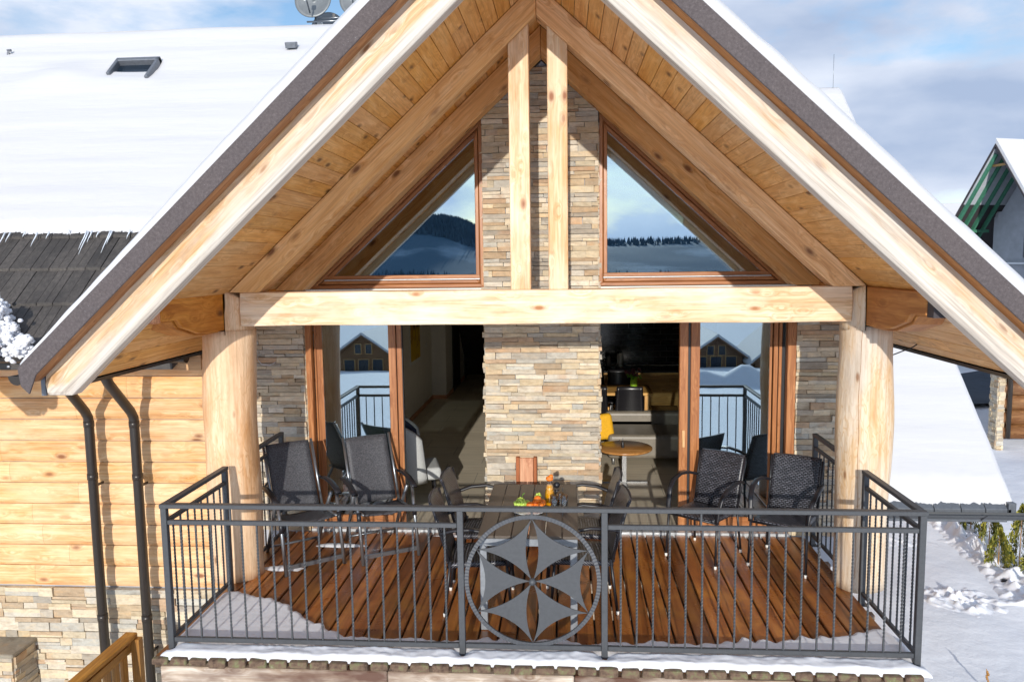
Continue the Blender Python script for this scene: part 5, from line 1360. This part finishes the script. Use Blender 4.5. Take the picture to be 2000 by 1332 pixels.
# ------------------------------------------------------------ far houses on the right
lh = thing('log_house', 'round-log house with a stone corner and dark downpipe beyond the snowy wing', 'house', (13, 18, -2.6))
mb = MB()
for k in range(8):
    z = -2.35+.42*k; mb.tube([(12.62, 17.5, z), (20, 17.5, z)], .225, 12)
mb.build('log_wall', M['logs'], lh)
mb = MB(); stone_face(mb, 12.45, 12.64, -2.9, .7, 17.35, hmin=.06, hmax=.14, wmin=.15, wmax=.3); stone_face(mb, 17.35, 17.75, -2.9, .7, 12.45, axis='y', sign=-1, hmin=.06, hmax=.14, wmin=.15, wmax=.3); mb.bb((12.47, 17.38, -3), (12.62, 17.75, .7), 0, (.3, .29, .27)); mb.build('stone_corner', M['stone'], lh)
mb = MB(); mb.tube([(11.9, 16.9, -.45), (12.45, 17.0, -.62), (12.66, 17.2, -.75), (12.70, 17.22, -.95), (12.70, 17.22, -2.5)], .06, 10); mb.build('downpipe', M['gutter'], lh)
mb = MB(); mb.prism([(16.7, .75), (20.5, 1.0), (24, .75), (24, .65), (16.7, .65)], 12.5, 20.5, 'yz'); mb.build('snow_roof', M['roofsnow'], lh)
# unfinished block house: open gable overhang with green rafters
uh = thing('unfinished_house', 'unfinished grey block house with green rafters under its open snowy gable', 'house', (20.5, 31, -2.6))
def PT(p): return Vector(p)
A = Vector((18.68, 30, 7.63)); H = A.z
d = Vector((1, .38, 0)).normalized(); side = Vector((.38, -1, 0)).normalized()    # ridge direction, and the side facing us
def roofp(u, w, dz=0): return A+d*u+side*w+Vector((0, 0, -abs(w)*1.55+dz))
mb = MB()
P = [roofp(0, 0), roofp(12, 0), roofp(12, 4.2), roofp(0, 4.2)]; mb.add(P+[p+Vector((0, 0, -.22)) for p in P], [(0, 1, 2, 3), (7, 6, 5, 4), (0, 4, 5, 1), (1, 5, 6, 2), (2, 6, 7, 3), (3, 7, 4, 0)]); mb.build('roof_snow', M['roofsnow'], uh)
mb = MB()
for (w0_, w1_) in ((0, -4.2), (0, 4.2)):
    P = [roofp(-.02, w0_, -.23), roofp(12, w0_, -.23), roofp(12, w1_, -.23), roofp(-.02, w1_, -.23)]; mb.add(P+[p+Vector((0, 0, -.12)) for p in P], [(0, 1, 2, 3), (7, 6, 5, 4), (0, 4, 5, 1), (1, 5, 6, 2), (2, 6, 7, 3), (3, 7, 4, 0)])
mb.build('roof_deck', M['membrane'], uh)
mb = MB(); P = [roofp(.03, -.05, -.36), roofp(3, -.05, -.36), roofp(3, -1.5, -.36), roofp(.03, -1.5, -.36)]; mb.add(P+[p+Vector((0, 0, -.03)) for p in P], [(0, 1, 2, 3), (7, 6, 5, 4), (0, 4, 5, 1), (1, 5, 6, 2), (2, 6, 7, 3), (3, 7, 4, 0)]); mb.build('pale_boarding', M['lightboard'], uh)
for u in (.18, .72, 1.3, 1.9):
    mb = MB(); mb.sweep([roofp(u, -.1, -.5), roofp(u, -3.9, -.5)], [(-.05, -.08), (.05, -.08), (.05, .08), (-.05, .08)], True); mb.build('rafter', M['green_rafter'], uh)
for w_ in (-2.1, -2.55):
    mb = MB(); mb.sweep([roofp(0, w_, -.62), roofp(2.2, w_, -.62)], [(-.05, -.07), (.05, -.07), (.05, .07), (-.05, .07)], True); mb.build('purlin', M['green_rafter'], uh)
mb = MB(); mb.sweep([roofp(.4, -.45, -.42), roofp(.9, .4, -.42)], [(-.05, -.05), (.05, -.05), (.05, .05), (-.05, .05)], True); mb.build('collar_beam', M['kitchen'], uh)
def uwall(u, w_a, w_b, z0, z1):
    return [A+d*u+side*w_a+Vector((0, 0, z0-H)), A+d*u+side*w_b+Vector((0, 0, z0-H)), A+d*u+side*w_b+Vector((0, 0, z1-H)), A+d*u+side*w_a+Vector((0, 0, z1-H))]
def slab(mb, P, n): mb.add(P+[p+n for p in P], [(0, 1, 2, 3), (7, 6, 5, 4), (0, 4, 5, 1), (1, 5, 6, 2), (2, 6, 7, 3), (3, 7, 4, 0)])
mb = MB(); T = d*.3; U = 2.3
for (a, b, z0, z1) in ((-1.9, -.35, 2.3, 4.5), (.15, .9, 2.3, 4.5), (.9, 3.2, 2.3, 4.5), (-.35, .15, 2.3, 2.5), (-.35, .15, 4.3, 4.5), (-2.0, 3.3, -3, 2.3)): slab(mb, uwall(U, a, b, z0, z1), T)
P = [A+d*U+side*-1.6+Vector((0, 0, 4.5-H)), A+d*U+side*-.25+Vector((0, 0, 4.5-H)), A+d*U+side*-.25+Vector((0, 0, 6.6-H))]; mb.add(P+[p+T for p in P], [(0, 1, 2), (5, 4, 3), (0, 3, 4, 1), (1, 4, 5, 2), (2, 5, 3, 0)])
P = [A+d*U+side*.3+Vector((0, 0, 4.5-H)), A+d*U+side*1.6+Vector((0, 0, 4.5-H)), A+d*U+side*.3+Vector((0, 0, 6.5-H))]; mb.add(P+[p+T for p in P], [(0, 1, 2), (5, 4, 3), (0, 3, 4, 1), (1, 4, 5, 2), (2, 5, 3, 0)])
slab(mb, uwall(U-.04, -2.0, 2.4, 4.45, 4.62), d*.05)
slab(mb, [A+d*2.3+side*3.2+Vector((0, 0, -H-3)), A+d*11+side*3.2+Vector((0, 0, -H-3)), A+d*11+side*3.2+Vector((0, 0, 3-H)), A+d*2.3+side*3.2+Vector((0, 0, 3-H))], side*-.3)
mb.build('block_wall', M['concrete'], uh)
mb = MB(); slab(mb, uwall(U+.1, -.35, .15, 2.5, 4.3), T*.3); slab(mb, uwall(U+.1, -.22, .3, 4.62, 6.7), T*.3); w_ = mb.build('window', M['darkglass'], uh)
mb = MB(); slab(mb, uwall(U-.4, -1.2, 2.0, 2.22, 2.3), d*.4); mb.build('snowy_sill', M['snow'], uh)
def simple_house(name, label, cx, cy, zb, w_, depth, eave, apex, wallm, over=.7, rz=0, snow_t=.35, lower=None):
    h = thing(name, label, 'house', (cx, cy, zb), rz)
    def lb(mb, nm, mat, par=None, **k): return mb.build(nm, mat, par or h, local=True, **k)
    mb = MB(); mb.prism([(-w_/2, 0), (w_/2, 0), (w_/2, eave), (0, apex-.25), (-w_/2, eave)], -depth/2, depth/2, gdir=(1, 0)); lb(mb, 'wall', wallm)
    mb = MB(); k = (apex-eave)/(w_/2); e = w_/2+over
    mb.prism([(0, apex), (e, apex-k*e), (e, apex-k*e+snow_t), (0, apex+snow_t), (-e, apex-k*e+snow_t), (-e, apex-k*e)], -depth/2-over*1.3, depth/2+over*1.3); lb(mb, 'snow_roof', M['roofsnow'], bevel=.1, segs=2)
    mb = MB(); mb.prism([(0, apex-.2), (e, apex-k*e-.2), (e, apex-k*e), (0, apex), (-e, apex-k*e), (-e, apex-k*e-.2)], -depth/2-over*1.3+.05, depth/2+over*1.3-.05); lb(mb, 'eave_boards', M['chalet_brown'])
    for fy in (depth/2+.03, -depth/2-.03):
        for (x, z, a, b) in ((-.7, eave*.95, .8, 1.2), (.7, eave*.95, .8, 1.2), (-w_*.28, .5, w_*.2, 1.5), (w_*.28, .5, w_*.2, 1.5), (0, .5, w_*.2, 1.5)):
            mb = MB(); mb.bb((x-a/2, fy-.05, z), (x+a/2, fy+.05, z+b)); wn = lb(mb, 'window', M['darkglass'])
            mb = MB(); 
            for q in (-a/2-.06, a/2): mb.bb((x+q, fy-.07, z-.06), (x+q+.06, fy+.07, z+b+.06))
            mb.bb((x-a/2, fy-.07, z-.06), (x+a/2, fy+.07, z)); mb.bb((x-a/2, fy-.07, z+b), (x+a/2, fy+.07, z+b+.06)); lb(mb, 'frame', M['kitchen'], wn)
    return h
simple_house('snowy_chalet', 'far chalet whose flat white roof shows just left of the unfinished house', 23.0, 46, -2.6, 9, 9, 4.2, 8.2, M['chalet_brown'], rz=R(90))
simple_house('small_cabin', 'small brown cabin glimpsed below the green rafters of the unfinished house', 24.5, 43, -2.6, 4, 5, 4.6, 6.9, M['logs'])
# houses across the valley, behind the viewer: seen mirrored in the glass
simple_house('brown_chalet', 'brown chalet under snow mirrored in the left door glass', -25.6, -90, -11.7, 6.6, 9, 2.9, 5.3, M['chalet_brown'], .6)
simple_house('timber_chalet', 'timber chalet under snow mirrored in the left part of the right door glass', 18.9, -91, -11.6, 6.4, 9, 2.3, 4.6, M['chalet_brown'], .8)
simple_house('larch_chalet', 'larch chalet with a big snow slope mirrored in the right door glass', 27.2, -89, -11.6, 8, 9, 2.1, 5.6, M['logs'], 1.0)
simple_house('valley_chalet', 'low chalet in the valley beyond the view of the doors', -48, -104, -12.2, 9, 9, 2.6, 5.5, M['logs'], .8)
mb = MB()
mb.grid(lambda u, v: (-8+44*u, -52-5*v, gh(-8+44*u, -52-5*v)+(1.3+1.0*noise.noise(Vector((u*24, 0, 3)))+.5*abs(noise.noise(Vector((u*60, v*3, 3)))))*math.sin(math.pi*v)**.8), 60, 8, (0, 0, 0)); tag(mb.build('snow_bank', M['snow']), 'ploughed snow bank across the slope mirrored in the right door glass', 'snow', kind='stuff')
random.seed(3)
for i, (x, y, h) in enumerate([(-17, -95, 5), (-14.5, -99, 6.5), (32, -101, 7), (-21, -100, 4)]):
    z0 = gh(x, y); t = thing('spruce_tree', ['slim spruce right of the brown chalet mirrored in the left glass', 'taller spruce behind the slim one mirrored in the left glass', 'spruce beyond the larch chalet mirrored in the right glass', 'short spruce beside the mirrored brown chalet'][i], 'tree', (x, y, z0))
    mb = MB(); mb.tube([(x, y, z0), (x, y, z0+h)], .12, 7, [1, .1]); mb.build('trunk', M['chalet_brown'], t)
    mb = MB()
    for k in range(700):
        u = random.random(); a = random.random()*6.28; rr = h*.24*(1-u)*random.uniform(.4, 1); p = Vector((x+rr*math.cos(a), y+rr*math.sin(a), z0+.4+u*(h-.3))); s = random.uniform(.1, .25); tt = random.random()
        q = Matrix.Rotation(a, 3, 'Z') @ Matrix.Rotation(random.uniform(.2, .8), 3, 'Y'); mb.add([p+q @ Vector(v) for v in ((-s, -s*.4, 0), (s, -s*.3, 0), (s, s*.3, 0), (-s, s*.4, 0))], [(0, 1, 2, 3)], None, (tt, tt, tt))
    mb.build('crown', M['conifer'], t)
